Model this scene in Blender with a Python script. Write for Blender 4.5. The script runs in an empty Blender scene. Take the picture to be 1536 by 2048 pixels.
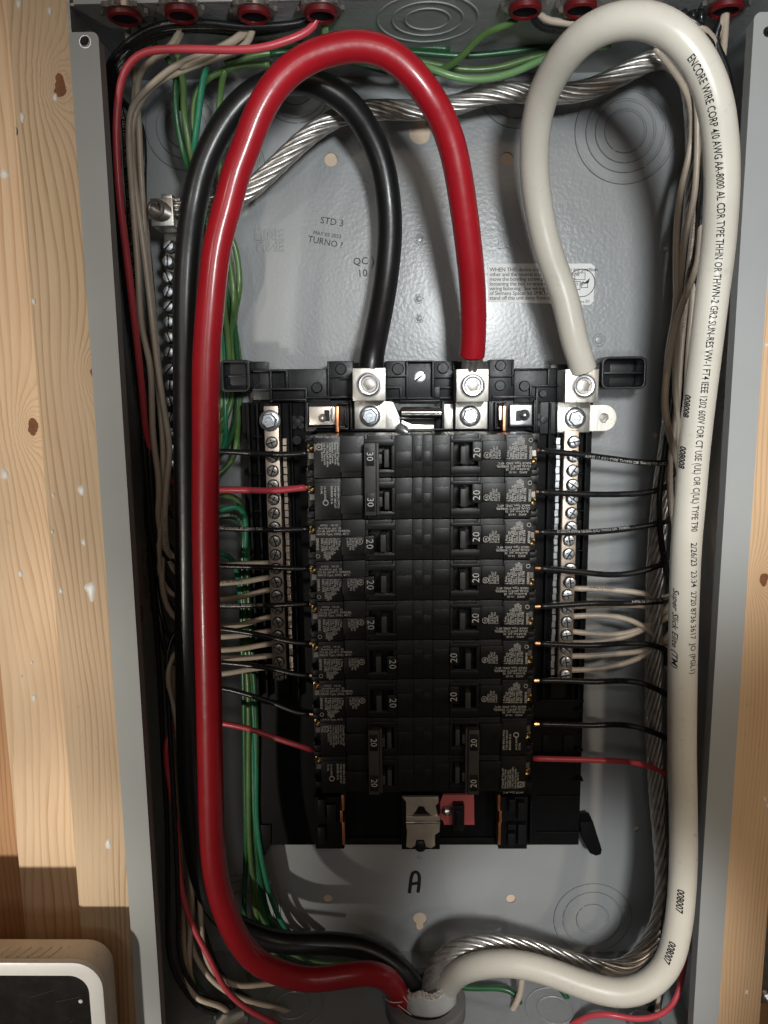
import bpy, bmesh, math, random
from mathutils import Vector, Matrix
from math import radians as R, pi, sin, cos
random.seed(7)
S = bpy.context.scene
COL = S.collection

# ------------------------------------------------------------------ camera
F = 1538.0; YAW, PITCH, ROLL = 0.01807, 0.15929, -0.01048
CAM = Vector((-0.01507, -0.52647, 0.0))
fwd = Vector((-sin(YAW)*cos(PITCH), cos(YAW)*cos(PITCH), -sin(PITCH)))
r0 = Vector((cos(YAW), sin(YAW), 0)); u0 = r0.cross(fwd)
right = r0*cos(ROLL)+u0*sin(ROLL); up = u0*cos(ROLL)-r0*sin(ROLL)
cam = bpy.data.cameras.new('camera'); co = bpy.data.objects.new('camera', cam); COL.objects.link(co)
m = Matrix((right, up, -fwd)).transposed().to_4x4(); m.translation = CAM
co.matrix_world = m
cam.sensor_fit = 'VERTICAL'; cam.sensor_height = 36.0; cam.lens = 36.0*F/2048.0
cam.clip_start = 0.01; cam.clip_end = 50
S.camera = co

def ray(px, py): return fwd + right*((px-768)/F) - up*((py-1024)/F)
def P(px, py, d):                       # point of the photograph at distance d in front of the back panel
    v = ray(px, py); t = (-d-CAM.y)/v.y
    return CAM+v*t
def PX(px, py, x):
    v = ray(px, py); return CAM+v*((x-CAM.x)/v.x)
def PZ(px, py, z):
    v = ray(px, py); return CAM+v*((z-CAM.z)/v.z)

# ------------------------------------------------------------------ light
W = bpy.data.worlds.new('World'); S.world = W; W.use_nodes = True
bg = W.node_tree.nodes['Background']; bg.inputs[0].default_value = (1.0, 0.80, 0.62, 1); bg.inputs[1].default_value = 0.044
def lamp(name, kind, loc, aim, power, color, size=.03, cone=60, blend=.5, sx=.5, sy=.5):
    l = bpy.data.lights.new(name, kind); o = bpy.data.objects.new(name, l); COL.objects.link(o)
    o.location = loc; l.energy = power; l.color = color
    o.rotation_euler = (Vector(aim)-Vector(loc)).to_track_quat('-Z', 'Y').to_euler()
    if kind == 'SPOT': l.spot_size = R(cone); l.spot_blend = blend; l.shadow_soft_size = size
    if kind == 'AREA': l.shape = 'RECTANGLE'; l.size = sx; l.size_y = sy
    return o
LP = P(1110, 965, 0); LP = Vector((LP.x, -.60, LP.z))
LU = P(1110, 430, 0); LU = Vector((LU.x, -.60, LU.z))
lamp('work_light_upper', 'SPOT', LU, P(1190, 410, 0), 8.8, (.96, .99, 1.0), .034, 60, .45)
lamp('work_light_middle', 'SPOT', LP, P(1330, 880, 0), 2.4, (.96, .99, 1.0), .030, 32, .8)
lamp('work_light_lower', 'SPOT', LP+Vector((.01, 0, -.01)), P(1120, 1900, 0), 10.0, (.98, .98, .97), .026, 23, .7)
lamp('room_light_top', 'SPOT', (-.85, -1.60, .42), (-.250, -.09, .15), 30.0, (1, .95, .88), .09, 10.5, .9)  # added spot for the upper left wires, set high to keep the top wall dark
for z_, w_ in ((.03, 10), (-.10, 10), (-.23, 10), (-.36, 10), (-.49, 10)):
    lamp('room_light_left', 'SPOT', (-.85, -1.60, -.60), (-.238, -.09, z_), 50.0, (1, .94, .84), (.09 if z_ > -.15 else .03), w_, .8)
lamp('room_light_right', 'SPOT', (.7, -1.6, .3), (.225, -.09, -.20), 24.0, (1, .84, .64), .04, 18, 1)
lamp('ceiling_light', 'AREA', (.35, -1.9, .9), (0, 0, 0), 2.2, (1, .78, .60), sx=.8, sy=.4)
lamp('window_behind', 'AREA', (-.24, -1.7, .20), (-.05, 0, .05), 1.3, (.95, .98, 1), sx=.28, sy=.28)  # area lamp added for the soft cool highlights on the back panel
S.view_settings.view_transform = 'Standard'; S.view_settings.look = 'None'
S.view_settings.exposure = 0.0; S.view_settings.gamma = 1.0
S.render.engine = 'CYCLES'
S.cycles.max_bounces = 6

# ------------------------------------------------------------------ materials
def nm(name):
    m = bpy.data.materials.new(name); m.use_nodes = True
    nt = m.node_tree; return m, nt, nt.nodes['Principled BSDF']
def N(nt, t, **k):
    n = nt.nodes.new(t)
    for a, b in k.items(): setattr(n, a, b)
    return n
def L(nt, a, b): nt.links.new(a, b)
def mix(nt, fac, a, b, mode='MIX'):
    n = N(nt, 'ShaderNodeMix', data_type='RGBA', blend_type=mode)
    for s, v in ((n.inputs[0], fac), (n.inputs[6], a), (n.inputs[7], b)):
        if isinstance(v, (int, float)): s.default_value = v
        elif isinstance(v, tuple): s.default_value = v+((1,) if len(v) == 3 else ())
        else: L(nt, v, s)
    return n.outputs[2]
def math_(nt, op, a, b=0.0, clamp=False):
    n = N(nt, 'ShaderNodeMath', operation=op, use_clamp=clamp)
    for s, v in ((n.inputs[0], a), (n.inputs[1], b)):
        if isinstance(v, (int, float)): s.default_value = v
        else: L(nt, v, s)
    return n.outputs[0]
def noise(nt, scale, detail=3, vec=None, rough=.55, stretch=None):
    tc = N(nt, 'ShaderNodeTexCoord').outputs['Object'] if vec is None else vec
    if stretch:
        mp = N(nt, 'ShaderNodeMapping'); mp.inputs['Scale'].default_value = stretch; L(nt, tc, mp.inputs[0]); tc = mp.outputs[0]
    n = N(nt, 'ShaderNodeTexNoise'); n.inputs['Scale'].default_value = scale; n.inputs['Detail'].default_value = detail
    n.inputs['Roughness'].default_value = rough; L(nt, tc, n.inputs['Vector']); return n.outputs[0]
def ramp(nt, fac, stops):
    n = N(nt, 'ShaderNodeValToRGB'); e = n.color_ramp.elements
    while len(e) < len(stops): e.new(.5)
    for x, (p, c) in zip(e, stops): x.position = p; x.color = (c if isinstance(c, tuple) else (c, c, c))+(1,)
    L(nt, fac, n.inputs[0]); return n.outputs[0]
def bump(nt, h, strength, dist):
    n = N(nt, 'ShaderNodeBump'); n.inputs['Strength'].default_value = strength; n.inputs['Distance'].default_value = dist
    L(nt, h, n.inputs['Height']); return n.outputs[0]

def basic(name, col, rough=.4, metal=0, var=.12, bs=900, bd=.00004, vs=60, rv=.15, coat=0, spec=.5, grime=0, gs=240):
    m, nt, b = nm(name)
    n1 = noise(nt, vs, 4)
    lo = tuple(c*(1-var) for c in col); hi = tuple(min(1, c*(1+var)) for c in col)
    c = mix(nt, ramp(nt, n1, [(.3, 0.), (.7, 1.)]), lo, hi)
    if grime:
        g = ramp(nt, noise(nt, gs, 6, rough=.75), [(.60, 0.), (.72, 1.)])
        c = mix(nt, math_(nt, 'MULTIPLY', g, grime), c, (.10, .085, .07))
    L(nt, c, b.inputs['Base Color'])
    b.inputs['Metallic'].default_value = metal
    n2 = noise(nt, vs*5, 4)
    rr = N(nt, 'ShaderNodeMapRange'); rr.inputs[3].default_value = max(.03, rough-rv); rr.inputs[4].default_value = rough+rv
    L(nt, n2, rr.inputs[0]); L(nt, rr.outputs[0], b.inputs['Roughness'])
    b.inputs['Specular IOR Level'].default_value = spec
    b.inputs['Coat Weight'].default_value = coat; b.inputs['Coat Roughness'].default_value = .15
    if bd: L(nt, bump(nt, noise(nt, bs, 3), .6, bd), b.inputs['Normal'])
    return m
def metal_brushed(name, col, rough, stretch, bd=.00005, var=.15, spots=.3):
    m, nt, b = nm(name)
    n1 = noise(nt, 500, 3, stretch=stretch); n0 = noise(nt, 90, 4)
    c = mix(nt, n0, tuple(x*(1-var) for x in col), tuple(min(1, x*(1+var)) for x in col))
    sp = ramp(nt, noise(nt, 350, 5, rough=.7), [(.58, 0.), (.68, 1.)])
    c = mix(nt, math_(nt, 'MULTIPLY', sp, spots), c, (.22, .19, .16))
    L(nt, c, b.inputs['Base Color']); b.inputs['Metallic'].default_value = 1
    rr = N(nt, 'ShaderNodeMapRange'); rr.inputs[3].default_value = rough*.6; rr.inputs[4].default_value = rough*1.5
    L(nt, n1, rr.inputs[0]); L(nt, rr.outputs[0], b.inputs['Roughness'])
    L(nt, bump(nt, n1, .7, bd), b.inputs['Normal'])
    return m

def paint_mat(name='grey_enamel', col=(.315, .328, .334)):
    m, nt, b = nm(name)
    n0 = noise(nt, 9, 3)
    c = mix(nt, n0, tuple(x*.92 for x in col), tuple(x*1.08 for x in col))
    scr = ramp(nt, noise(nt, 160, 5, rough=.75), [(.70, 0.), (.74, 1.)])
    c = mix(nt, math_(nt, 'MULTIPLY', scr, .25), c, (.33, .32, .30))
    L(nt, c, b.inputs['Base Color'])
    b.inputs['Roughness'].default_value = .33
    b.inputs['Coat Weight'].default_value = .25; b.inputs['Coat Roughness'].default_value = .2
    orange = noise(nt, 420, 2, rough=.4); wav = noise(nt, 26, 2)
    h = math_(nt, 'ADD', orange, math_(nt, 'MULTIPLY', wav, 2.5))
    L(nt, bump(nt, h, .65, .00034), b.inputs['Normal'])
    return m

def wood_mat(name, light, dark, seed, knots=(), scale=1.0, stain=.25):
    m, nt, b = nm(name)
    tc = N(nt, 'ShaderNodeTexCoord').outputs['Object']
    sep = N(nt, 'ShaderNodeSeparateXYZ'); L(nt, tc, sep.inputs[0])
    X, Z = sep.outputs[0], sep.outputs[2]
    w1 = noise(nt, 1.0, 2, tc, .45, stretch=(13, 13, 2.4)) ; w2 = noise(nt, 1.0, 3, tc, .5, stretch=(60, 60, 9))
    u = math_(nt, 'ADD', math_(nt, 'MULTIPLY', X, 250*scale), math_(nt, 'ADD', math_(nt, 'MULTIPLY', w1, 15), math_(nt, 'MULTIPLY', w2, 1.1)))
    u = math_(nt, 'ADD', u, seed)
    kmask = None
    for kx, kz, kr in knots:
        dx = math_(nt, 'SUBTRACT', math_(nt, 'ADD', X, math_(nt, 'MULTIPLY', math_(nt, 'SUBTRACT', noise(nt, 180, 3, tc), .5), kr*.9)), kx); dz = math_(nt, 'MULTIPLY', math_(nt, 'SUBTRACT', Z, kz), .55)
        d2 = math_(nt, 'ADD', math_(nt, 'MULTIPLY', dx, dx), math_(nt, 'MULTIPLY', dz, dz))
        g = math_(nt, 'DIVIDE', kr*kr*3, math_(nt, 'ADD', d2, kr*kr*1.2))
        u = math_(nt, 'ADD', u, math_(nt, 'MULTIPLY', g, 3.2))
        mk = math_(nt, 'LESS_THAN', math_(nt, 'SQRT', d2), kr*.55)
        kmask = mk if kmask is None else math_(nt, 'MAXIMUM', kmask, mk)
    fr = math_(nt, 'FRACT', u)
    ring = ramp(nt, fr, [(0, 0.), (.55, .12), (.86, .85), (.95, 1.), (1.0, 0.)])
    fib = noise(nt, 1.0, 4, tc, .7, stretch=(1400, 1400, 28))
    big = noise(nt, 1.0, 3, tc, .5, stretch=(22, 22, 6))
    fade = noise(nt, 1.0, 3, tc, .6, stretch=(40, 40, 5)); ring = math_(nt, 'MULTIPLY', ring, ramp(nt, fade, [(.34, .15), (.62, 1.)]), True)
    c = mix(nt, ring, light, dark)
    c = mix(nt, math_(nt, 'MULTIPLY', fib, .38), c, tuple(x*.62 for x in dark))
    c = mix(nt, math_(nt, 'MULTIPLY', ramp(nt, big, [(.45, 0.), (.75, 1.)]), stain), c, (.30, .155, .07))
    sm = ramp(nt, noise(nt, 1.0, 5, tc, .7, stretch=(120, 120, 60)), [(.66, 0.), (.74, 1.)])
    c = mix(nt, math_(nt, 'MULTIPLY', sm, .25), c, (.22, .13, .07))
    if kmask is not None:
        kr_ = noise(nt, 320, 3, tc)
        c = mix(nt, kmask, c, mix(nt, kr_, (.10, .035, .012), (.30, .12, .045)))
    L(nt, c, b.inputs['Base Color'])
    b.inputs['Roughness'].default_value = .62; b.inputs['Specular IOR Level'].default_value = .35
    h = math_(nt, 'ADD', math_(nt, 'MULTIPLY', fib, 1.0), math_(nt, 'MULTIPLY', ring, .8))
    L(nt, bump(nt, h, .5, .0004), b.inputs['Normal'])
    return m

M = {}
M['paint'] = paint_mat()
M['flange'] = basic('grey_flange_enamel', (.35, .36, .355), .58, var=.05, bs=500, bd=.00005, coat=0, vs=12, spec=.3, rv=.05)
M['black_plastic'] = basic('black_thermoplastic', (.0075, .008, .0095), .38, var=.25, bs=260, bd=.00010, rv=.14, vs=120, spec=.32)
M['tray'] = basic('matt_black_tray_plastic', (.0042, .0042, .0048), .6, var=.25, bs=260, bd=.00006, rv=.1, vs=120, spec=.16)
M['breaker'] = basic('black_phenolic', (.0072, .0068, .0063), .40, var=.3, bs=700, bd=.00005, rv=.14, vs=150, spec=.4)
M['tie'] = basic('dark_grey_plastic', (.045, .042, .038), .5, var=.12)
M['red_cable'] = basic('red_cable_jacket', (.40, .007, .016), .38, var=.10, bs=70, bd=.0006, rv=.10, vs=30, coat=.35, grime=.12, gs=110)
M['black_cable'] = basic('black_cable_jacket', (.0085, .0085, .009), .36, var=.2, bs=110, bd=.00025, rv=.1, vs=40, coat=.10, grime=.05)
M['white_cable'] = basic('cream_cable_jacket', (.65, .615, .53), .32, var=.06, bs=90, bd=.00022, rv=.14, vs=22, coat=.15, grime=.20, gs=75)
M['w_black'] = basic('black_wire', (.012, .012, .013), .30, var=.2, bs=500, bd=.00006, vs=60)
M['w_red'] = basic('red_wire', (.56, .065, .085), .34, var=.08, bs=500, bd=.00005, vs=60)
M['w_white'] = basic('off_white_wire', (.47, .395, .31), .36, var=.12, bs=500, bd=.00006, vs=50, grime=.3)
M['w_green'] = basic('olive_green_wire', (.085, .16, .05), .32, var=.25, bs=500, bd=.00006, vs=50)
M['w_dkgreen'] = basic('dark_green_wire', (.018, .085, .03), .32, var=.25, bs=500, bd=.00006, vs=50)
M['w_ltgreen'] = basic('light_green_wire', (.17, .32, .13), .32, var=.12, bs=500, bd=.00006, vs=50)
M['w_teal'] = basic('teal_green_wire', (.025, .19, .105), .30, var=.12, bs=500, bd=.00006, vs=50)
M['alu'] = basic('bare_aluminium', (.58, .56, .53), .36, .84, var=.28, bs=500, bd=.00008, rv=.16, vs=160)
M['tin'] = metal_brushed('tinned_aluminium', (.66, .635, .58), .34, (1, 1, .08), bd=.00009, spots=.35)
M['zinc'] = basic('zinc_plated_steel', (.66, .69, .72), .30, .9, var=.1, bs=500, bd=.00005, rv=.08, vs=150)
M['dark_zinc'] = basic('dark_plated_steel', (.36, .335, .31), .32, .8, var=.2, bs=500, bd=.00005, rv=.1, vs=150)
M['bar'] = metal_brushed('neutral_bar_alloy', (.56, .47, .385), .42, (1, 1, 1), bd=.00006, spots=.4)
M['brass'] = basic('brass', (.50, .33, .14), .3, 1, var=.15)
M['copper'] = basic('copper', (.85, .36, .18), .33, 1, var=.15, bd=.00004)
M['pink'] = basic('pink_insulator', (.50, .11, .115), .45, var=.12, bs=300, bd=.0001)
M['ink'] = basic('black_ink', (.02, .02, .024), .85, spec=.1, var=.2, bd=0)  # print, and the black that stands for shade in slots, gaps and openings
M['ink_fade'] = basic('faded_black_ink', (.06, .065, .07), .85, spec=.1, var=.3, bd=0)
M['ink_white'] = basic('pale_grey_ink', (.62, .60, .55), .6, var=.15, bd=0)
M['ink_dim'] = basic('grey_ink', (.52, .50, .455), .6, var=.15, bd=0)
M['sticker'] = basic('silver_sticker', (.80, .80, .78), .45, var=.06, bd=0)
M['sticker2'] = basic('tan_sticker', (.40, .34, .28), .5, var=.08, bd=0)
M['cream'] = basic('cream_plastic', (.76, .67, .55), .5, var=.10, bs=400, bd=.00006, vs=40, grime=.4)
M['white_pl'] = basic('white_plastic', (.78, .77, .74), .42, var=.04, vs=30, grime=.15)
M['screen'] = basic('black_glossy_panel', (.012, .011, .011), .22, var=.3, bs=40, bd=.00003, rv=.12, vs=25, coat=.2)
M['drip'] = basic('white_paint_drip', (.72, .70, .66), .4, var=.04, bd=.00003)
M['bushing'] = basic('red_bushing_plastic', (.11, .005, .007), .42, var=.15)
M['pvc'] = basic('grey_conduit_plastic', (.15, .145, .14), .5, var=.15, vs=60, grime=.5)
M['jacket'] = basic('light_grey_cable_wrap', (.42, .42, .40), .5, var=.12, vs=90, grime=.2)
M['thread'] = basic('glass_yarn', (.62, .57, .50), .6, var=.2, bd=0)
M['copper_w'] = basic('copper_strand', (.80, .42, .22), .35, 1, var=.2)
M['board'] = wood_mat('sheathing_wood', (.60, .36, .19), (.45, .23, .10), 3.1)
M['backing'] = basic('pale_plywood', (.72, .56, .42), .7, var=.12, bs=200, bd=.0003, vs=25)
M['wall'] = basic('dark_cavity', (.10, .065, .04), .8, var=.3, bd=.0002, bs=90)
M['shiny'] = basic('polished_steel', (.80, .80, .78), .12, 1, var=.05, bd=0, rv=.05)
M['clip'] = basic('spring_steel', (.66, .60, .52), .34, .7, var=.12, bs=260, bd=.00006)

# ------------------------------------------------------------------ mesh helpers
def finish(me, mat, smooth=35):
    me.materials.append(mat if not isinstance(mat, str) else M[mat])
    if smooth:
        me.polygons.foreach_set('use_smooth', [True]*len(me.polygons))
        if smooth < 179: me.set_sharp_from_angle(angle=R(smooth))
    me.update()
def link(name, me, parent=None, loc=None):
    o = bpy.data.objects.new(name, me); COL.objects.link(o)
    if parent is not None: o.parent = parent
    if loc is not None: o.location = loc
    return o
def wloc(o):
    v = Vector((0, 0, 0))
    while o is not None: v = v+o.location; o = o.parent
    return v
class G:
    """collects shapes in world (or local) coordinates and links them as one mesh object"""
    def __init__(s): s.v = []; s.f = []
    def add(s, vs, fs):
        k = len(s.v); s.v += [tuple(v) for v in vs]; s.f += [tuple(i+k for i in f) for f in fs]; return s
    def box(s, x0, x1, y0, y1, z0, z1):
        x0, x1 = min(x0, x1), max(x0, x1); y0, y1 = min(y0, y1), max(y0, y1); z0, z1 = min(z0, z1), max(z0, z1)
        return s.add([(x0, y0, z0), (x1, y0, z0), (x1, y1, z0), (x0, y1, z0), (x0, y0, z1), (x1, y0, z1), (x1, y1, z1), (x0, y1, z1)],
                     [(0, 3, 2, 1), (4, 5, 6, 7), (0, 1, 5, 4), (1, 2, 6, 5), (2, 3, 7, 6), (3, 0, 4, 7)])
    def pbox(s, px0, py0, px1, py1, d0, d1):      # pixel rectangle seen at depth d1, box back to depth d0
        a = P(px0, (py0+py1)/2, d1); b = P(px1, (py0+py1)/2, d1); t = P((px0+px1)/2, py0, d1); u = P((px0+px1)/2, py1, d1)
        return s.box(a.x, b.x, -d0, -d1, t.z, u.z)
    def prism(s, pts, y0, y1):                    # pts (x,z) polygon, extruded between y0 and y1
        ar = sum(pts[i][0]*pts[(i+1) % len(pts)][1]-pts[(i+1) % len(pts)][0]*pts[i][1] for i in range(len(pts)))
        if ar < 0: pts = pts[::-1]
        n = len(pts); yf, yb = min(y0, y1), max(y0, y1)
        return s.add([(x, yf, z) for x, z in pts]+[(x, yb, z) for x, z in pts],
                     [tuple(range(n)), tuple(range(2*n-1, n-1, -1))]+[(i, i+n, (i+1) % n+n, (i+1) % n) for i in range(n)])
    def pprism(s, pts, d0, d1):
        q = [P(x, y, d1) for x, y in pts]; return s.prism([(p.x, p.z) for p in q], -d0, -d1)
    def lathe(s, c, axis, prof, seg=24, rot=0):   # prof: list of (radius, height along axis)
        a = Vector(axis).normalized(); t = Vector((0, 0, 1)) if abs(a.z) < .9 else Vector((1, 0, 0))
        u = a.cross(t).normalized(); w = a.cross(u); c = Vector(c); vs = []; fs = []
        for r, h in prof:
            for i in range(seg):
                an = rot+2*pi*i/seg; vs.append(c+a*h+(u*cos(an)+w*sin(an))*r)
        n = len(prof)
        for j in range(n-1):
            for i in range(seg):
                k = (i+1) % seg; fs.append((j*seg+i, j*seg+k, (j+1)*seg+k, (j+1)*seg+i))
        if prof[0][0] > 1e-6: fs.append(tuple(range(seg-1, -1, -1)))
        if prof[-1][0] > 1e-6: fs.append(tuple((n-1)*seg+i for i in range(seg)))
        return s.add(vs, fs)
    def cyl(s, c, axis, r, h, seg=20, rot=0): return s.lathe(c, axis, [(r, 0), (r, h)], seg, rot)
    def tube(s, pts, r, seg=8, caps=True, closed=False):
        T = frames(pts); vs = []; fs = []; n = len(pts)
        for (p, t, u, w) in T:
            for i in range(seg):
                an = 2*pi*i/seg; vs.append(p+(u*cos(an)+w*sin(an))*r)
        for j in range(n-1):
            for i in range(seg):
                k = (i+1) % seg; fs.append((j*seg+i, j*seg+k, (j+1)*seg+k, (j+1)*seg+i))
        if caps: fs.append(tuple(range(seg-1, -1, -1))); fs.append(tuple((n-1)*seg+i for i in range(seg)))
        return s.add(vs, fs)
    def torus(s, c, r, rr, seg=48, sides=6):      # ring in the XZ plane
        vs = []; fs = []
        for i in range(seg):
            a = 2*pi*i/seg
            for j in range(sides):
                b = 2*pi*j/sides; q = r+rr*cos(b)
                vs.append((c[0]+q*cos(a), c[1]+rr*sin(b), c[2]+q*sin(a)))
        for i in range(seg):
            for j in range(sides):
                a, b, k, l = i*sides+j, i*sides+(j+1) % sides, ((i+1) % seg)*sides+(j+1) % sides, ((i+1) % seg)*sides+j
                fs.append((a, b, k, l))
        return s.add(vs, fs)
    def mesh(s, name, mat, off=Vector((0, 0, 0)), smooth=35, bevel=0, fixn=True):
        me = bpy.data.meshes.new(name); me.from_pydata([(Vector(v)-off)[:] for v in s.v], [], s.f)
        if fixn or bevel:
            bm = bmesh.new(); bm.from_mesh(me)
            bmesh.ops.recalc_face_normals(bm, faces=bm.faces)
            if bevel:
                es = [e for e in bm.edges if len(e.link_faces) == 2 and e.calc_face_angle(0) > R(40)]
                bmesh.ops.bevel(bm, geom=es, offset=bevel, segments=2, affect='EDGES', clamp_overlap=True, profile=.6)
            bm.to_mesh(me); bm.free()
        finish(me, mat, smooth); return me
    def build(s, name, mat, parent=None, loc=None, smooth=35, bevel=0):
        off = wloc(parent) if parent is not None else (Vector(loc) if loc is not None else Vector((0, 0, 0)))
        me = s.mesh(name, mat, off, smooth, bevel)
        o = link(name, me, parent)
        if parent is None: o.location = off
        return o
def frames(pts):
    n = len(pts); out = []
    T = [(pts[min(i+1, n-1)]-pts[max(i-1, 0)]).normalized() for i in range(n)]
    ref = Vector((0, -1, 0)); u = (ref-T[0]*ref.dot(T[0]))
    if u.length < .1: u = Vector((1, 0, 0))-T[0]*T[0].x
    u.normalize()
    for i in range(n):
        u = u-T[i]*u.dot(T[i]); u.normalize(); out.append((pts[i], T[i], u, T[i].cross(u)))
    return out
def curve(ctrl, step=.0025, smooth=2):
    c = [Vector(p) for p in ctrl]; c = [c[0]*2-c[1]]+c+[c[-1]*2-c[-2]]; out = []
    for i in range(1, len(c)-2):
        p0, p1, p2, p3 = c[i-1:i+3]; n = max(2, int((p2-p1).length/step))
        # centripetal-ish catmull rom
        t0 = 0; t1 = t0+max(1e-6, (p1-p0).length)**.5; t2 = t1+max(1e-6, (p2-p1).length)**.5; t3 = t2+max(1e-6, (p3-p2).length)**.5
        for k in range(n):
            t = t1+(t2-t1)*k/n
            a1 = p0*((t1-t)/(t1-t0))+p1*((t-t0)/(t1-t0)); a2 = p1*((t2-t)/(t2-t1))+p2*((t-t1)/(t2-t1)); a3 = p2*((t3-t)/(t3-t2))+p3*((t-t2)/(t3-t2))
            b1 = a1*((t2-t)/(t2-t0))+a2*((t-t0)/(t2-t0)); b2 = a2*((t3-t)/(t3-t1))+a3*((t-t1)/(t3-t1))
            out.append(b1*((t2-t)/(t2-t1))+b2*((t-t1)/(t2-t1)))
    out.append(c[-2])
    # resample evenly
    L_ = [0]
    for a, b in zip(out, out[1:]): L_.append(L_[-1]+(b-a).length)
    n = max(3, int(L_[-1]/step)); res = []; j = 0
    for k in range(n+1):
        s = L_[-1]*k/n
        while j < len(L_)-2 and L_[j+1] < s: j += 1
        q = (s-L_[j])/max(1e-9, L_[j+1]-L_[j]); res.append(out[j].lerp(out[j+1], min(1, q)))
    for _ in range(smooth):
        res = [res[0]]+[(res[i-1]+res[i]*2+res[i+1])/4 for i in range(1, len(res)-1)]+[res[-1]]
    return res
def PP(lst): return [P(*q) if len(q) == 3 else Vector(q[1]) for q in lst]

def tag(o, label=None, cat=None, group=None, kind=None):
    if label: o['label'] = label
    if cat: o['category'] = cat
    if group: o['group'] = group
    if kind: o['kind'] = kind
    return o
def empty(name, loc, label, cat, group=None):
    o = bpy.data.objects.new(name, None); COL.objects.link(o); o.location = loc; o.empty_display_size = .01
    return tag(o, label, cat, group)

# ---- lettering
_tc = {}
def glyphs(s, bold=0.0, shear=0, space=1.0, align='LEFT', spread=1.0):
    key = (s, bold, shear, space, align, spread)
    if key in _tc: return _tc[key]
    cu = bpy.data.curves.new('t', 'FONT'); cu.body = s; cu.size = 1; cu.offset = bold; cu.shear = shear
    cu.space_character = space; cu.align_x = align; cu.resolution_u = 2; cu.space_line = spread
    o = bpy.data.objects.new('t', cu); COL.objects.link(o)
    dg = bpy.context.evaluated_depsgraph_get(); dg.update()
    me = bpy.data.meshes.new_from_object(o.evaluated_get(dg))
    vs = [(v.co.x, v.co.y) for v in me.vertices]; fs = [tuple(p.vertices) for p in me.polygons]
    COL.objects.unlink(o); bpy.data.objects.remove(o); bpy.data.curves.remove(cu); bpy.data.meshes.remove(me)
    _tc[key] = (vs, fs); return vs, fs
def fine(vs, fs, lim=.16):
    bm = bmesh.new(); bv = [bm.verts.new((x, y, 0)) for x, y in vs]
    for f in fs:
        try: bm.faces.new([bv[i] for i in f])
        except ValueError: pass
    bmesh.ops.triangulate(bm, faces=bm.faces)
    for _ in range(3):
        es = [e for e in bm.edges if e.calc_length() > lim]
        if not es: break
        bmesh.ops.subdivide_edges(bm, edges=es, cuts=1); bmesh.ops.triangulate(bm, faces=[f for f in bm.faces if len(f.verts) > 3])
    bm.verts.index_update(); out = [(v.co.x, v.co.y) for v in bm.verts], [tuple(v.index for v in f.verts) for f in bm.faces]; bm.free(); return out
def text(g, s, size, o, dx, dy, **k):             # lay text in the plane spanned by dx, dy from origin o
    vs, fs = glyphs(s, **k); o = Vector(o); dx = Vector(dx); dy = Vector(dy)
    return g.add([o+dx*(x*size)+dy*(y*size) for x, y in vs], fs)
def text_tube(g, s, size, path, r, start, side, lift=.00012, flip=1, **k):
    """lettering wrapped on a tube; start = arclength, side(t)->outward direction"""
    fr = frames(path); acc = [0]
    for a, b in zip(path, path[1:]): acc.append(acc[-1]+(b-a).length)
    vs, fs = glyphs(s, **k); out = []; j = 0
    import bisect
    for x, y in vs:
        sarc = start+x*size; j = max(0, min(len(acc)-2, bisect.bisect(acc, sarc)-1))
        q = (sarc-acc[j])/(acc[j+1]-acc[j]); p = path[j].lerp(path[j+1], q); t = (fr[j][1].lerp(fr[j+1][1], q)).normalized()
        nrm = side(p); nrm = (nrm-t*nrm.dot(t)).normalized(); b = t.cross(nrm)*-flip
        an = (y-.35)*size/r
        out.append(p+(nrm*cos(an)+b*sin(an))*(r+lift))
    g.add(out, fs); return g
def arc_at(path, pt):
    acc = 0; best = (1e9, 0)
    for a, b in zip(path, path[1:]):
        d = (a-pt).length
        if d < best[0]: best = (d, acc)
        acc += (b-a).length
    return best[1]

# =================================================================== ENCLOSURE
XL, XR = -.1815, .1815; DF = .098
ZT = P(165, 10, DF).z; ZB = P(850, 2125, DF).z
bx = empty('electrical_panel_box', (0, 0, ZB), 'open grey steel electrical panel box between the wooden studs', 'electrical box')
# back panel with real holes (2D curve fill)
def plate(outer, holes, th):
    cu = bpy.data.curves.new('p', 'CURVE'); cu.dimensions = '2D'; cu.fill_mode = 'BOTH'; cu.extrude = th/2
    for pts in [outer]+holes:
        sp = cu.splines.new('POLY'); sp.points.add(len(pts)-1)
        for q, (x, z) in zip(sp.points, pts): q.co = (x, z, 0, 1)
        sp.use_cyclic_u = True
    o = bpy.data.objects.new('p', cu); COL.objects.link(o)
    dg = bpy.context.evaluated_depsgraph_get(); dg.update()
    me = bpy.data.meshes.new_from_object(o.evaluated_get(dg))
    g = G(); g.add([(v.co.x, v.co.z+th/2, v.co.y) for v in me.vertices], [tuple(p.vertices) for p in me.polygons])
    COL.objects.unlink(o); bpy.data.objects.remove(o); bpy.data.curves.remove(cu); bpy.data.meshes.remove(me)
    return g
def circ(px, py, r, n=24, d=0):
    c = P(px, py, d); return [(c.x+r*cos(2*pi*i/n), c.z+r*sin(2*pi*i/n)) for i in range(n)]
holes = [circ(662, 319, .0043), circ(1014, 317, .0041), circ(1331, 496, .0019, 12), circ(1311, 871, .0018, 12),
         circ(1286, 1168, .0010, 10), circ(1313, 1343, .0018, 12), circ(1273, 1658, .0020, 12), circ(656, 1798, .0035), circ(1022, 1798, .0035)]
c = P(840, 258, 0); kh = []
for i in range(25): a = -.25*pi-1.5*pi*i/24+pi*1.0+pi*.5; 
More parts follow.
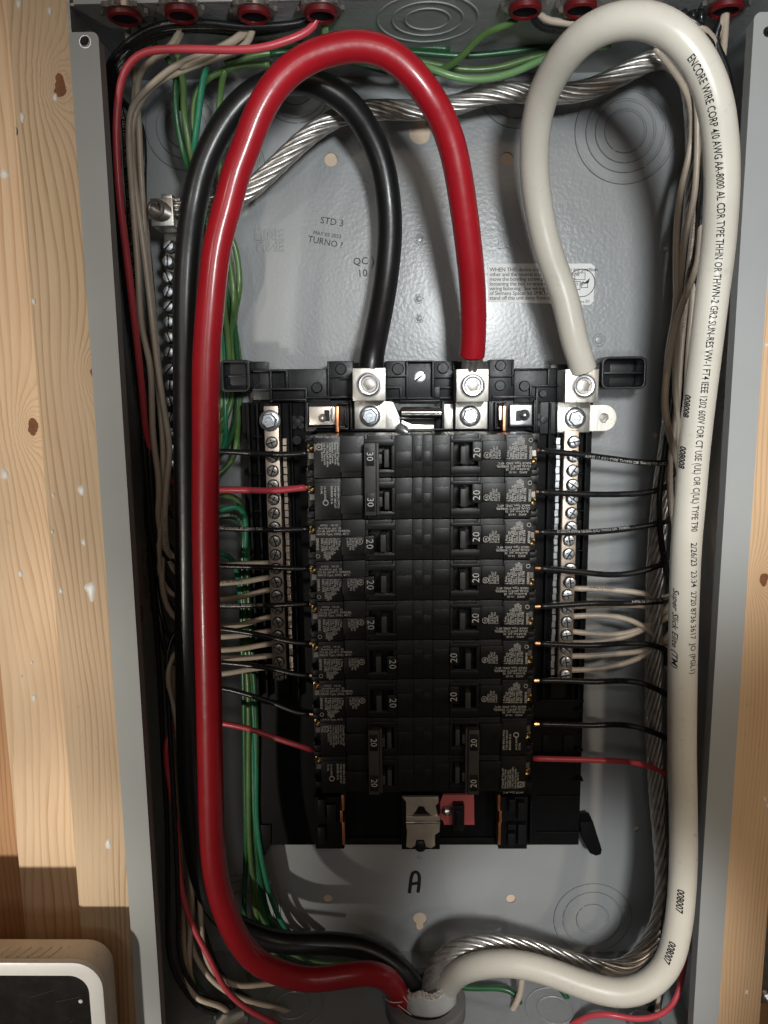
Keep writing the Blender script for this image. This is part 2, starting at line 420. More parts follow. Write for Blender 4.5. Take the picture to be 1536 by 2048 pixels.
def keyhole(px, py, r, w, l, sgn):
    c = P(px, py, 0); a0 = math.asin(w/r); pts = []
    for i in range(25):
        a = (-pi/2*sgn)+a0+(2*pi-2*a0)*i/24; pts.append((c.x+r*cos(a), c.z+r*sin(a)))
    s = -1*sgn
    e = [(c.x+w*cos(pi+pi*j/6), c.z-l+w*sin(pi+pi*j/6)) for j in range(7)] if sgn == 1 else [(c.x+w*cos(pi*j/6), c.z+l+w*sin(pi*j/6)) for j in range(7)]
    return pts+e
holes.append(keyhole(840, 1838, .0052, .0027, .0075, 1)); holes.append(keyhole(840, 266, .0068, .0040, .009, -1))
zt, zb = ZT, ZB
bp = plate([(XL, zb), (XR, zb), (XR, zt), (XL, zt)], holes, .0014).build('back_panel', 'paint', bx, smooth=0)
G().box(XL-.0013, XL, .0014, -DF, zb, P(160, -60, DF).z).build('side_panel', 'paint', bx, smooth=0)
G().box(XR, XR+.0013, .0014, -DF, zb, P(160, -60, DF).z).build('side_panel', 'paint', bx, smooth=0)
G().box(XL, XR, .0014, -DF+.0005, zt, zt+.0013).build('top_panel', 'paint', bx, smooth=0)
G().box(XL, XR, .0014, -DF, zb-.0013, zb).build('bottom_panel', 'paint', bx, smooth=0)
def flange(sx):
    xo, xi = sx*.1826, sx*.1672; z1 = P(190, 66 if sx < 0 else 52, DF).z; r = .0035
    pts = [(xo, zb), (xo, z1)]+[(xi-sx*-1*0+sx*r*(1-sin(a)) if False else xi+sx*r-sx*r*sin(a), z1-r+r*cos(a)) for a in [pi/2*i/6 for i in range(7)]]+[(xi, zb)]
    hole = [circ(170, 83, .0026, 16, DF)] if sx < 0 else [circ(1534, 66, .0026, 16, DF)]
    g = plate(pts, hole, .0014); g.v = [(x, y-DF-.0014, z) for x, y, z in g.v]
    # returned hem on the inner edge
    g.box(xi, xi+sx*.0012, -DF, -DF+.007, zb, z1-r)
    return g.build('front_flange', 'flange', bx, smooth=0)
flange(-1); flange(1)
pt = P(170, 83, DF+.002); G().torus((pt.x, -DF-.0015, pt.z), .0030, .0004, 20).build('flange_hole_rim', 'zinc', bx)
a = P(160, 10, DF); G().box(XL+.0025, P(1128, 4, DF).x, -DF-.0014, -DF, zt-.0002, zt+.05).build('top_lip', 'flange', bx, smooth=0)
# knockout rings pressed in the steel
def knock(px, py, radii, tabs, name='knockout_ring'):
    c = P(px, py, 0)
    for i, r in enumerate(radii):
        g = G(); g.torus((c.x, 0.00004, c.z), r, .0009, 72, 6)
        for a in tabs:
            a += i*.55; x, z = c.x+r*cos(a), c.z+r*sin(a)
            g.lathe((x, 0, z), (0, -1, 0), [(.0014, 0), (.0011, .0004), (.0004, .0006)], 8)
        kr = g.build(name, 'paint', bx)
        g = G(); g.torus((c.x, .0001, c.z), r+.0008, .00028, 72, 4); g.build('cut_line', 'ink', kr)  # black ring stands in for the shadow in the cut gap
knock(1251, 262, [.0125, .0185, .0245, .0315], [-2.1, -.9])
knock(1035, 175, [.0095, .0175, .0235], [-2.3, -.8])
knock(590, 165, [.0125, .0205, .0235], [-2.6, -.3])
knock(372, 255, [.0125, .0185, .0255], [-1.2])
knock(470, 330, [.0095, .0155, .0185], [-.6])
knock(1185, 1838, [.0115, .0215, .0285], [2.2, 2.6])
knock(490, 1815, [.0135, .0215, .0265], [.6])
for px, py, r in [(838, 478, .0030), (838, 598, .0026), (838, 637, .0026), (1198, 680, .0040), (1331, 496, .0023), (840, 1715, .0018)]:
    c = P(px, py, 0); g = G(); g.torus((c.x, 0, c.z), r, .0005, 28)
    if px != 1331: g.lathe((c.x, 0.0003, c.z), (0, -1, 0), [(r*.75, 0), (r*.6, .0009), (.0002, .0011)], 20)
    g.build('pressed_dimple', 'paint', bx)
# top and bottom wall knockouts
def wall_ring(x, d, z, radii, name='knockout_ring'):
    for r in radii:
        g = G(); g.torus((0, 0, 0), r, .0006, 56, 6); g.v = [(x+a, -d+c, z+b) for a, b, c in g.v]; g.build(name, 'paint', bx)
q = PZ(855, 38, zt); wall_ring(q.x, -q.y, zt, [.012, .019, .027])
q = PZ(1180, 60, zt); wall_ring(q.x, -q.y, zt, [.012, .019])
q = PZ(585, 2010, zb); wall_ring(q.x, -q.y, zb, [.012, .021]); q = PZ(1110, 2020, zb); wall_ring(q.x, -q.y, zb, [.012, .020])
q = PX(1455, 760, XR)
g = G()
for r in (.012, .018):
    t = G(); t.torus((0, 0, 0), r, .0006, 40, 6); g.add([(XR-.0001+b, -.05+a, q.z+c) for a, b, c in t.v], t.f)
g.build('knockout_ring', 'paint', bx)
# embossed letters
g = G(); o_ = P(510, 480, 0)
def etext(g, s, size, px, py, wpx, d=0.0004, th=None, rot=0, flipz=1, flipx=1, **k):
    o = P(px, py, d); s1 = P(px+wpx, py, d).x-o.x
    vs, _ = glyphs(s, **k); w = max(v[0] for v in vs)
    sz = s1/w if size is None else size
    c_, s_ = cos(rot), sin(rot)
    text(g, s, sz, o, (c_*flipx, 0, s_*flipx), (-s_*flipz, 0, c_*flipz), **k); return g
for t_, px_, py_, w_, fz in (('LINE', 508, 480, 58, 1), ('LINE', 512, 483, 54, -1), ('BOX  2', 995, 497, 78, 1)):
    g = G(); etext(g, t_, None, px_, py_, w_, flipz=fz, bold=.012)
    og = g.build('embossed_lettering', 'paint', bx, smooth=0); mo = og.modifiers.new('s', 'SOLIDIFY'); mo.thickness = .0014; mo.offset = 0
g = G()
etext(g, 'STD 3', None, 640, 446, 46, d=.0002, rot=-.16); etext(g, 'TURNO ?', None, 615, 483, 70, d=.0002, rot=-.20)
etext(g, 'MAY 03 2023', None, 626, 468, 56, d=.0002, rot=-.17); etext(g, 'QC', None, 706, 530, 30, d=.0002, rot=.04); etext(g, ')', .008, 742, 530, 6, d=.0002)
etext(g, '10', None, 715, 554, 20, d=.0002, rot=.05)
g.build('ink_stamp', 'ink_fade', bx, smooth=0)
# handwritten A
g = G()
for st in ([(819, 1786), (820, 1775), (822, 1757)], [(822, 1758), (826, 1746), (833, 1744), (838, 1750), (838, 1770), (836, 1785)], [(822, 1768), (837, 1766)]):
    pts = curve([P(x, y, .0003) for x, y in st], .0006)
    g.tube(pts, .00125, 8)
g.v = [(x, -.0003+(y+.0003)*.3, z) for x, y, z in g.v]
g.build('handwritten_letter', 'ink', bx)
# warning label under the white cable
lb = G(); lb.pprism([(976, 527), (1182, 527), (1190, 533), (1187, 603), (1180, 610), (976, 603)], .00005, .0004)
lb = lb.build('warning_label', 'sticker', bx)
g = G()
for i, s in enumerate(['WHEN THIS device is to be mounted in any position', 'other and the neutral is to be bonded follow', 'move the bonding screw prior to installing', 'loosening the box to ensure proper contact of', 'wiring fastening.  See wiring diagram for use', 'of Siemens Spacer kit SMK1 may be used to', 'stand off this unit away from the wall surface']):
    etext(g, s, .0036, 979, 543+i*9.4, 0, d=.0006, rot=-.01, space=.92)
etext(g, 'Rev.01', .003, 1155, 606, 0, d=.0006)
c = P(1163, 566, .0006); g.torus((c.x, -.0006, c.z), .0088, .00022, 40, 4)
for a, b, w, h in ((1150, 546, 20, 13), (1146, 563, 14, 16), (1163, 565, 12, 10)):
    p0 = P(a, b, .0006); p1 = P(a+w, b+h, .0006)
    for e in ((p0.x, p1.x, p0.z, p0.z), (p0.x, p1.x, p1.z, p1.z), (p0.x, p0.x, p1.z, p0.z), (p1.x, p1.x, p1.z, p0.z)):
        g.box(e[0]-.00015, e[1]+.00015, -.0005, -.0007, e[2]-.00015, e[3]+.00015)
g.pprism([(1166, 568), (1180, 556), (1177, 566)], .0005, .0007)
g.build('label_print', 'ink_fade', lb, smooth=0)
# sticker on the left inner wall
a = PX(266, 1083, XL+.0003); b_ = PX(298, 1078, XL+.0003); c1 = PX(302, 1232, XL+.0003); d1 = PX(277, 1243, XL+.0003)
g = G(); y0, y1 = -.066, -.040; z1, z0 = a.z, c1.z
y0 = a.y; y1 = b_.y
g.box(XL, XL+.0003, y0, y1, z0, z1); st = g.build('certification_label', 'sticker2', bx, smooth=0)
g = G()
U_ = (0, 0, 1); V_ = (0, -1, 0)
text(g, 'Issue No: D138609', .0056, (XL+.0005, y1-.0035, z0+.003), U_, V_, bold=.01)
text(g, 'Underwriters', .0030, (XL+.0005, y1-.0110, z0+.014), U_, V_); text(g, 'Laboratories', .0030, (XL+.0005, y1-.0135, z0+.014), U_, V_)
text(g, 'ENCLOSED PANELBOARD', .0019, (XL+.0005, y1-.0150, z0+.026), U_, V_)
text(g, 'UL', .0055, (XL+.0005, y0+.0075, z0+.0035), U_, V_, bold=.02)
tt = G(); tt.torus((0, 0, 0), .0048, .0003, 30, 4); g.add([(XL+.0005, y0+.0055+a_, z0+.007+c_) for a_, b2, c_ in tt.v], tt.f)
g.build('label_print', 'ink', st, smooth=0)

# =================================================================== SURROUNDINGS
def board(name, x0, x1, yf, yb, z0, z1, mat, label, cat='wood stud', group=None, bevel=.0015):
    o = G().box(x0, x1, yf, yb, z0, z1).build(name, mat, loc=((x0+x1)/2, (yf+yb)/2, z0), bevel=bevel)
    return tag(o, label, cat, group)
z0w, z1w = -.75, .45
def lk(px, py, d, x0, x1): q = P(px, py, d); return (q.x-(x0+x1)/2, q.z-z0w)
dA = .088; dB = .050
xa1 = XL-.0030; xa0 = P(91, 1024, dA).x
M['woodA'] = wood_mat('pine_stud_grain', (.70, .53, .355), (.42, .255, .13), 1.3, [lk(190, 748, dA, xa0, xa1)+(.0042,), lk(120, 170, dA, xa0, xa1)+(.006,)])
board('wall_stud', xa0, xa1, -dA, .02, z0w, z1w, 'woodA', 'pine stud against the left side of the box, with a teardrop shaped paint drip', group='pine framing boards', bevel=.0035)
xb1 = P(91, 1024, dB).x+.02; xb0 = P(16, 1500, dB).x
M['woodB'] = wood_mat('pine_trim_grain', (.88, .665, .45), (.60, .36, .185), 5.7, [lk(28, 858, dB+.03, xb0, xb1)+(.0055,)], scale=.8)
dB2 = .056
xb0 = P(15, 1500, dB2).x; xb1 = xa0-.0012
board('wall_stud', xb0, xb1, -dB2, .02, z0w, z1w, 'woodB', 'second pine stud from the left side of the box, with a round brown knot', group='pine framing boards')
M['woodC'] = wood_mat('orange_pine_grain', (.64, .37, .19), (.44, .21, .09), 9.2, [], scale=.7)
board('wall_stud', xb0-.06, xb0-.0015, -.046, .02, z0w, z1w, 'woodC', 'darker orange pine stud at the far left edge behind the white framed device', group='pine framing boards')
xd0 = XR+.0030; xd1 = P(1531, 1900, .088).x
M['woodD'] = wood_mat('right_pine_grain', (.74, .51, .31), (.54, .32, .16), 2.2, [lk(1528, 1160, .088, xd0, xd1)+(.004,)], scale=1.7, stain=.15)
board('wall_stud', xd0, xd1, -.088, .02, z0w, z1w, 'woodD', 'pine stud against the right side of the grey box', group='pine framing boards')
# metal box corner peeping out at the far right
g = G(); a = xd1+.004
g.box(a, a+.05, -.02, .01, P(1536, 2048, .06).z-.02, P(1536, 1900, .06).z); mb = g.build('junction_box', 'dark_zinc', loc=(a+.02, 0, P(1536, 2048, .06).z-.02), bevel=.001)
tag(mb, 'steel junction box edge beyond the right stud at the lower right corner', 'junction box')
g = G(); q = P(1530, 1990, .03); g.lathe(q, (0, -1, 0), [(.004, 0), (.004, .004), (.0015, .006)], 14); g.build('screw', 'zinc', mb)
o = G().box(-1.5, 1.5, .0215, .03, -1.4, 1.2).build('wall', 'board', loc=(0, .022, -1.4)); tag(o, kind='structure')
tag(G().box(XL+.002, XR-.002, .0016, .0212, zb+.01, zt-.01).build('backing_board', 'backing', loc=(0, .0016, zb+.01)), 'pale plywood board showing through the mounting holes of the box', 'plywood board')
# paint spots
import itertools
spots = [(38, 8, 6, 9), (100, 22, 5, 8), (111, 195, 5, 8), (45, 235, 5, 10), (9, 348, 9, 10), (32, 262, 2, 8), (68, 603, 4, 7), (9, 948, 8, 12), (163, 980, 8, 11), (107, 990, 3, 6),
         (105, 1063, 3, 5), (168, 1084, 5, 8), (41, 1147, 5, 8), (122, 1181, 4, 7), (64, 1325, 3, 5), (43, 1353, 2, 4), (68, 1396, 5, 9), (217, 1689, 6, 11)]
sk = [o for o in COL.objects if o.name.startswith('wall_stud')]
def spot(px, py, rx, rz, par, d, teardrop=False):
    k = (P(px+10, py, d).x-P(px, py, d).x)/10; c = P(px, py, d); n = 14; vs = []; g = G()
    for ring, (s, h) in enumerate(((1, -.0001), (.85, .00035), (.4, .0006))):
        for i in range(n):
            a = 2*pi*i/n; jit = 1+.10*sin(3*a+px)
            vs.append((c.x+rx*k*s*cos(a)*jit, -d-h, c.z+rz*k*s*sin(a)*jit-(rz*k*1.25*s if teardrop and sin(a) < -.85 else 0)))
    fs = [(r*n+i, r*n+(i+1) % n, (r+1)*n+(i+1) % n, (r+1)*n+i) for r in range(2) for i in range(n)]+[tuple(2*n+i for i in range(n))]
    g.add(vs, fs); g.build('paint_drip', 'drip', par, smooth=179)
for px, py, rx, rz in spots:
    onA = px > 91+(py-1024)*.085
    spot(px, py, rx, rz, sk[0] if onA else sk[1], dA if onA else dB2)
spot(181, 1176, 12, 13, sk[0], dA, True)
for px, py, rx, rz in [(1493, 1985, 3, 5), (1529, 1599, 3, 6), (1534, 1612, 3, 5), (1533, 690, 3, 4)]: spot(px, py, rx, rz, sk[3], .088)

# device at the lower left: white framed dark panel
dv = .128; q = P(205, 1985, dv); tl = P(180, 1915, dv)
dev = empty('monitor', (q.x-.05, -dv+.03, tl.z-.14), 'cream plastic monitor with a white frame and black screen at the lower left corner', 'monitor')
def rrect(x0, x1, z0, z1, r, n=8):
    pts = []
    for cx, cz, a0 in ((x1-r, z1-r, 0), (x0+r, z1-r, pi/2), (x0+r, z0+r, pi), (x1-r, z0+r, 1.5*pi)):
        for i in range(n+1): a = a0+pi/2*i/n; pts.append((cx+r*cos(a), cz+r*sin(a)))
    return pts
def ringframe(o, i, y0, y1):
    n = len(o); g = G()
    g.add([(x, y0, z) for x, z in o]+[(x, y0, z) for x, z in i]+[(x, y1, z) for x, z in o]+[(x, y1, z) for x, z in i],
          [f for k in range(n) for l in [(k+1) % n] for f in ((k, l, n+l, n+k), (2*n+k, 3*n+k, 3*n+l, 2*n+l), (k, 2*n+k, 2*n+l, l), (n+k, n+l, 3*n+l, 3*n+k))]); return g
x1 = P(208, 2000, dv).x; z1 = P(100, 1926, dv).z; x0 = x1-.20; z0 = z1-.16
g = G(); g.prism(rrect(x0+.002, x1-.0015, z0+.002, z1-.0015, .0155), -dv+.0035, -dv+.023); body = g.build('housing', 'cream', dev, bevel=.003)
ringframe(rrect(x0, x1, z0, z1, .017), rrect(x0+.0088, x1-.0088, z0+.0088, z1-.0088, .011), -dv, -dv+.004).build('front_frame', 'white_pl', dev, bevel=.0012)
g = G(); g.prism(rrect(x0+.008, x1-.008, z0+.008, z1-.008, .0115), -dv+.0015, -dv+.0045); scn = g.build('screen', 'screen', dev)
for i in range(10):                       # moulded vent ridges on the top
    xx = x1-.034-.0062*i
    g = G(); g.add([(xx-.0009, -dv+.0065, z1-.0016), (xx+.0009, -dv+.0065, z1-.0016), (xx+.0049, -dv+.0145, z1-.0016), (xx+.0031, -dv+.0145, z1-.0016),
                    (xx-.0009, -dv+.0065, z1-.0006), (xx+.0009, -dv+.0065, z1-.0006), (xx+.0049, -dv+.0145, z1-.0006), (xx+.0031, -dv+.0145, z1-.0006)],
                   [(0, 3, 2, 1), (4, 5, 6, 7), (0, 1, 5, 4), (1, 2, 6, 5), (2, 3, 7, 6), (3, 0, 4, 7)]).build('vent_rib', 'cream', dev, bevel=.0003)
c = P(159, 2007, dv); g = G(); g.lathe((c.x, -dv+.0015, c.z), (0, -1, 0), [(.0013, 0), (.0009, .0003)], 12); g.build('paint_drip', 'drip', scn)
for a, b in (((60, 1995), (110, 1980)), ((112, 2004), (160, 1994)), ((140, 2045), (146, 2041))):
    pts = [P(*a, dv-.0013), P(*b, dv-.0013)]; G().tube(pts, .00006, 4).build('scratch', 'pvc', scn)

# =================================================================== INTERIOR
it = empty('panel_interior', P(845, 1690, .02), 'black plastic panelboard interior with tinned lugs and neutral bars in the box', 'panelboard')
# base tray with side rails
g = G()
g.pbox(500, 802, 1172, 1690, .008, .020)
g.pprism([(508, 1650), (508, 1700), (514, 1711), (530, 1712), (542, 1688), (542, 1650)], .009, .0215)
g.pprism([(1160, 1645), (1186, 1643), (1204, 1700), (1202, 1709), (1192, 1712), (1180, 1707), (1165, 1680)], .009, .0215)
g.pbox(630, 1594, 688, 1698, .0201, .032); g.pbox(997, 1594, 1055, 1698, .0201, .032); g.pbox(803, 1592, 880, 1699, .0201, .027)
g.pbox(688, 1676, 997, 1689, .0201, .0225)
g.build('base_tray', 'tray', it, bevel=.0006)
TR = []
for x0_, x1_ in ((503, 508), (522, 526), (566, 570), (588, 591), (1092, 1096), (1108, 1113), (1152, 1155), (1165, 1169)):
    TR.append((x0_, 806, x1_, 1400, .020, .0275))
for y in (872, 946, 1020, 1100, 1180, 1260, 1340, 1420, 1500, 1560): TR.append((1154, y, 1167, y+3, .0202, .0265))
for y in (872, 946, 1020): TR.append((508, y, 524, y+3, .0202, .0265))
for y in (905, 960, 1040): TR.append((1156, y, 1163, y+30, .0202, .0235))
TR.append((1080, 1400, 1168, 1404, .0202, .024)); TR.append((1085, 1470, 1097, 1510, .0202, .0215)); TR.append((1127, 1470, 1147, 1510, .0202, .0215))
TR.append((1076, 1592, 1160, 1595, .0202, .022)); TR.append((1076, 1664, 1168, 1667, .0202, .022)); TR.append((1060, 1602, 1064, 1690, .0202, .030))
for t_ in TR: G().pbox(*t_).build('tray_rib', 'tray', it, bevel=.0003)
# top bar
g = G()
g.pbox(540, 738, 660, 804, .012, .024); g.pbox(655, 722, 706, 797, .012, .026); g.pbox(770, 722, 812, 800, .012, .026)
g.pbox(812, 722, 868, 800, .012, .0215); g.pbox(868, 722, 915, 800, .012, .026); g.pbox(978, 719, 1028, 800, .012, .026)
g.pbox(1028, 736, 1115, 805, .012, .025); g.pbox(700, 724, 985, 806, .012, .0235)
g.pbox(1080, 770, 1185, 868, .012, .024); g.pbox(610, 800, 870, 862, .012, .0225); g.pbox(870, 800, 1082, 862, .012, .0225)
g.pbox(505, 742, 545, 800, .012, .023); g.pbox(1100, 728, 1220, 775, .012, .0245)
g.build('top_cross_bar', 'black_plastic', it, bevel=.0006)
g = G()   # moulded ribs of the cross bar
for r_ in [(505, 740, 575, 743), (540, 742, 543, 802), (571, 742, 575, 777), (505, 776, 612, 780), (610, 776, 614, 804), (543, 798, 612, 801), (614, 793, 706, 796),
           (655, 722, 658, 797), (655, 752, 704, 755), (680, 754, 704, 759), (772, 750, 814, 754), (772, 774, 800, 777), (800, 774, 803, 800), (812, 722, 816, 800), (864, 722, 868, 800),
           (770, 795, 912, 798), (812, 721, 868, 724), (868, 752, 912, 756), (868, 774, 880, 800), (880, 774, 912, 777), (905, 724, 909, 740), (980, 750, 1028, 754),
           (1025, 722, 1028, 770), (1028, 736, 1100, 739), (1096, 736, 1100, 773), (985, 792, 1072, 796), (1060, 770, 1064, 800), (1062, 770, 1115, 773),
           (700, 800, 704, 858), (884, 803, 888, 858), (704, 858, 905, 861), (978, 802, 982, 858), (990, 805, 994, 858), (990, 804, 1012, 807), (990, 855, 1012, 858),
           (675, 806, 698, 809), (694, 808, 697, 858), (680, 856, 697, 859), (690, 818, 693, 850), (612, 805, 616, 858), (1068, 800, 1072, 862), (1072, 775, 1076, 862), (615, 853, 690, 856), (1020, 850, 1070, 853),
           (800, 800, 880, 804), (800, 838, 804, 846)]:
    G().pbox(*r_, .0235, .0295).build('cross_bar_rib', 'black_plastic', it, bevel=.00025)
for px, py, r in [(796, 738, .0038), (886, 736, .0036), (1001, 731, .0034), (1049, 772, .0034), (682, 738, .0036), (1000, 771, .0034), (634, 775, .0034), (1086, 787, .0026), (594, 880, .0033)]:
    c = P(px, py, .0265); G().lathe((c.x, -.0225, c.z), (0, -1, 0), [(r, 0), (r, .0045), (r*.85, .0049), (.0003, .0049)], 22).build('moulded_boss', 'black_plastic', it)
# end wings
g = G()
def wing(pts_o, x_in, cav, bar, g):
    g.pprism(pts_o, .016, .0205)
def wingbox(x0, y0, x1, y1, rr, side, fl=.0145):
    a = P(x0, y0, .034); b = P(x1, y1, .034)
    o = rrect(min(a.x, b.x), max(a.x, b.x), b.z, a.z, rr); i = rrect(min(a.x, b.x)+.0015, max(a.x, b.x)-.0015, b.z+.0015, a.z-.0015, max(.0004, rr-.0015))
    k = ringframe(o, i, -.034, -.012); k.prism(i, -.012, -fl)
    ym = (a.z+b.z)/2; k.box(min(a.x, b.x)+.001, max(a.x, b.x)-.001, -.029, -.0146, ym-.0006, ym+.0006)
    return k
g = wingbox(1205, 713, 1292, 778, .0045, 1); g.build('mounting_wing', 'black_plastic', it, bevel=.0003)
g = wingbox(440, 720, 500, 783, .003, -1, .027); g.pbox(498, 723, 532, 745, .012, .026); g.build('mounting_wing', 'black_plastic', it, bevel=.0003)
g = G(); g.pbox(1178, 728, 1206, 775, .012, .027); g.build('wing_bracket', 'black_plastic', it, bevel=.0004)
# round clover holes
for px, py in ((594, 845), (1089, 840)):
    c = P(px, py, .026); g = G()
    for k in range(4):
        a = pi/4+k*pi/2; g.lathe((c.x+.0032*cos(a), -.0225, c.z+.0032*sin(a)), (0, -1, 0), [(.0021, 0), (.0021, .0012)], 10)
    g.lathe((c.x, -.0225, c.z), (0, -1, 0), [(.0026, 0), (.0024, .003), (.0003, .0032)], 16); g.build('clover_boss', 'black_plastic', it)
# neutral bars
def mats_mesh(name, pairs, bevel=0, smooth=35):
    g = G(); idx = []
    for k, (q, m) in enumerate(pairs): g.add(q.v, q.f); idx += [k]*len(q.f)
    me = g.mesh(name, pairs[0][1], smooth=smooth, fixn=False)
    for q, m in pairs[1:]: me.materials.append(M[m])
    me.polygons.foreach_set('material_index', idx); me.update(); return me
def screw_mesh(r, hgt, slot_ang, mat, cross=True):
    g = G(); g.lathe((0, 0, 0), (0, -1, 0), [(r, 0), (r, hgt*.7), (r*.93, hgt*.95), (r*.8, hgt*1.02), (r*.5, hgt*1.05), (.00005, hgt*1.06)], 20)
    g.f = [tuple(reversed(f)) for f in g.f]
    c_, s_ = cos(slot_ang), sin(slot_ang)
    rot = lambda q: [(x*c_-z*s_, y, x*s_+z*c_) for x, y, z in q.v]
    h = hgt*1.10; sl = G(); sl.box(-r*.97, r*.97, -hgt*.2, -h, -r*.11, r*.11)  # black bars stand in for the shade inside the slots
    if cross: sl.box(-r*.11, r*.11, -hgt*.2, -h-.00002, -r*.62, r*.62)
    sl.lathe((0, 0, 0), (0, -1, 0), [(r*1.13, 0), (r*1.13, .0003), (r*1.0, .00035)], 20)
    sl.v = rot(sl); lip = G(); lip.box(-r*.8, r*.8, -hgt*.5, -h-.00025, r*.16, r*.36); lip.v = rot(lip)
    return mats_mesh('screw', [(g, mat), (sl, 'ink'), (lip, mat)], smooth=25)
scr = [screw_mesh(.0035, .0022, a, 'zinc') for a in (.2, 1.0, 1.7, 2.5, -.6)]
scrd = [screw_mesh(.0035, .0018, a, 'dark_zinc') for a in (.3, 1.2, 1.9, 2.6, -.5)]
def neutral_bar(xt, yt, xb, yb, n, y0, y1, mat, meshes, side, label):
    dd = .036; a = P(xt, yt, dd); b = P(xb, yb, dd); xm = (a.x+b.x)/2
    g = G(); g.box(xm-.0046, xm+.0046, -.0202, -dd, b.z, a.z); nb = g.build('neutral_bar', mat, it, bevel=.0005); tag(nb, label)
    s0 = P(xt, y0, dd).z; s1 = P(xb, y1, dd).z
    for i in range(n):
        z = s0+(s1-s0)*i/(n-1)
        o = link('screw', meshes[(i*3+i//4) % 5], nb, Vector((xm, -dd, z))-wloc(nb))
        if side > 0 and i in (0, 1, 2, 3, 4, 5, 6, 9, 10): o.location.y -= .0025; o.location.x += .0008
    for i in range(n*2-2):     # scalloped retaining strip beside the bar
        z = s0-.003+(s1-s0)*(i+.5)/(n*2-2)
    gs = G(); k = 34
    for i in range(k):
        z = s0+(s1-s0)*i/(k-1); gs.box(xm+side*-.0085, xm+side*-.0062, -.0202, -.0305-(.0012 if i % 2 else 0), z-.0020, z+.0020)
    gs.build('retaining_strip', 'bar' if side < 0 else 'zinc', nb)
    return nb, xm
nbL, xL_ = neutral_bar(545, 812, 556, 1358, 18, 885, 1350, 'bar', scrd, -1, 'neutral bar left of the breakers')
nbR, xR_ = neutral_bar(1147, 862, 1127, 1358, 18, 883, 1349, 'bar', scr, 1, 'neutral bar right of the breakers')
def hexnut(g, c, r, h, rot=.2): g.lathe(c, (0, -1, 0), [(r*1.25, 0), (r*1.25, h*.3), (r*1.0, h*.32), (r*1.0, h*.9), (r*.85, h)], 6, rot)
def boltat(px, py, d, r, parent, mat='zinc', washer=1.35):
    c = P(px, py, d); g = G(); g.lathe(c, (0, -1, 0), [(r*washer, 0), (r*washer, .0008), (r*1.1, .0016), (r*.9, .0017)], 28)
    g.lathe(c, (0, -1, 0), [(r, .0014), (r, .0046), (r*.86, .0052)], 6, .25)
    g.lathe(c, (0, -1, 0), [(r*.62, .005), (r*.60, .0066), (r*.45, .0066), (r*.40, .0058), (.0002, .0058)], 20)
    g.box(c.x-r*.42, c.x+r*.42, c.y-.0057, c.y-.0070, c.z-r*.1, c.z+r*.1)
    return g.build('hex_bolt', mat, parent)
boltat(540, 841, .037, .0050, nbL, 'zinc')
# lugs
def lug(cx, cy, w, h, d1, low, nut, label, xo=0):
    g = G(); g.pbox(cx-w/2, cy-h/2, cx+w/2, cy+h/2, .027, d1)
    lg = g.build('cable_lug', 'tin', it, bevel=.0005); tag(lg, label)
    c = P(cx+xo, cy, d1)
    g = G(); g.lathe((c.x, -d1+.0004, c.z), (0, -1, 0), [(.0078, 0), (.0078, .0007), (.0070, .0008), (.0070, .0012), (.0066, .0014)], 36)
    g.build('socket_collar', 'dark_zinc', lg)
    g = G(); n = 36
    g.lathe((c.x, -d1, c.z), (0, -1, 0), [(.0064, 0), (.0064, .0022), (.0060, .0026), (.0049, .0026), (.0046, .0024), (.0046, .0004)], n)
    g.build('set_screw', 'zinc', lg)
    hx = plate([(c.x+.0047*cos(2*pi*k/24), c.z+.0047*sin(2*pi*k/24)) for k in range(24)], [[(c.x+.0038*cos(pi/3*k+.1), c.z+.0038*sin(pi/3*k+.1)) for k in range(6)]], .0012)
    hx.v = [(x, y-d1-.0021, z) for x, y, z in hx.v]; hx.build('hex_socket', 'dark_zinc', lg, smooth=0)
    G().lathe((c.x, -d1-.0005, c.z), (0, -1, 0), [(.0018, 0), (.0016, .0003), (.0002, .0004)], 14).build('socket_floor', 'zinc', lg)
    g = G(); g.pbox(*low, .024, .031); pl = g.build('lug_plate', 'tin', it, bevel=.0004)
    boltat(nut[0], nut[1], .031, .0050, lg, 'zinc')
    return lg
lug(738, 769, 66, 66, .052, (709, 802, 772, 858), (740, 832), 'lug holding the black main cable')
lug(945, 771, 65, 66, .052, (911, 802, 975, 858), (940, 832), 'lug holding the red main cable')
lug(1164, 772, 67, 67, .052, (1115, 803, 1180, 865), (1150, 836), 'lug holding the white neutral cable', 3)
# neutral tab with a round hole
c = P(1208, 836, .030); q = P(1178, 836, .030).x
arcp = [(c.x+.0078*cos(a), c.z+.0082*sin(a)) for a in [-pi/2+pi*i/16 for i in range(17)]]
g = plate([(q, c.z-.0082)]+arcp+[(q, c.z+.0082)], [[(c.x+.0032*cos(2*pi*i/20), c.z+.0032*sin(2*pi*i/20)) for i in range(20)]], .002)
g.v = [(x, y-.030, z) for x, y, z in g.v]; g.build('bonding_tab', 'tin', it)
G().lathe((c.x, -.024, c.z), (0, -1, 0), [(.0031, 0), (.0031, .002), (.0002, .0021)], 12).build('bonding_screw', 'dark_zinc', it)
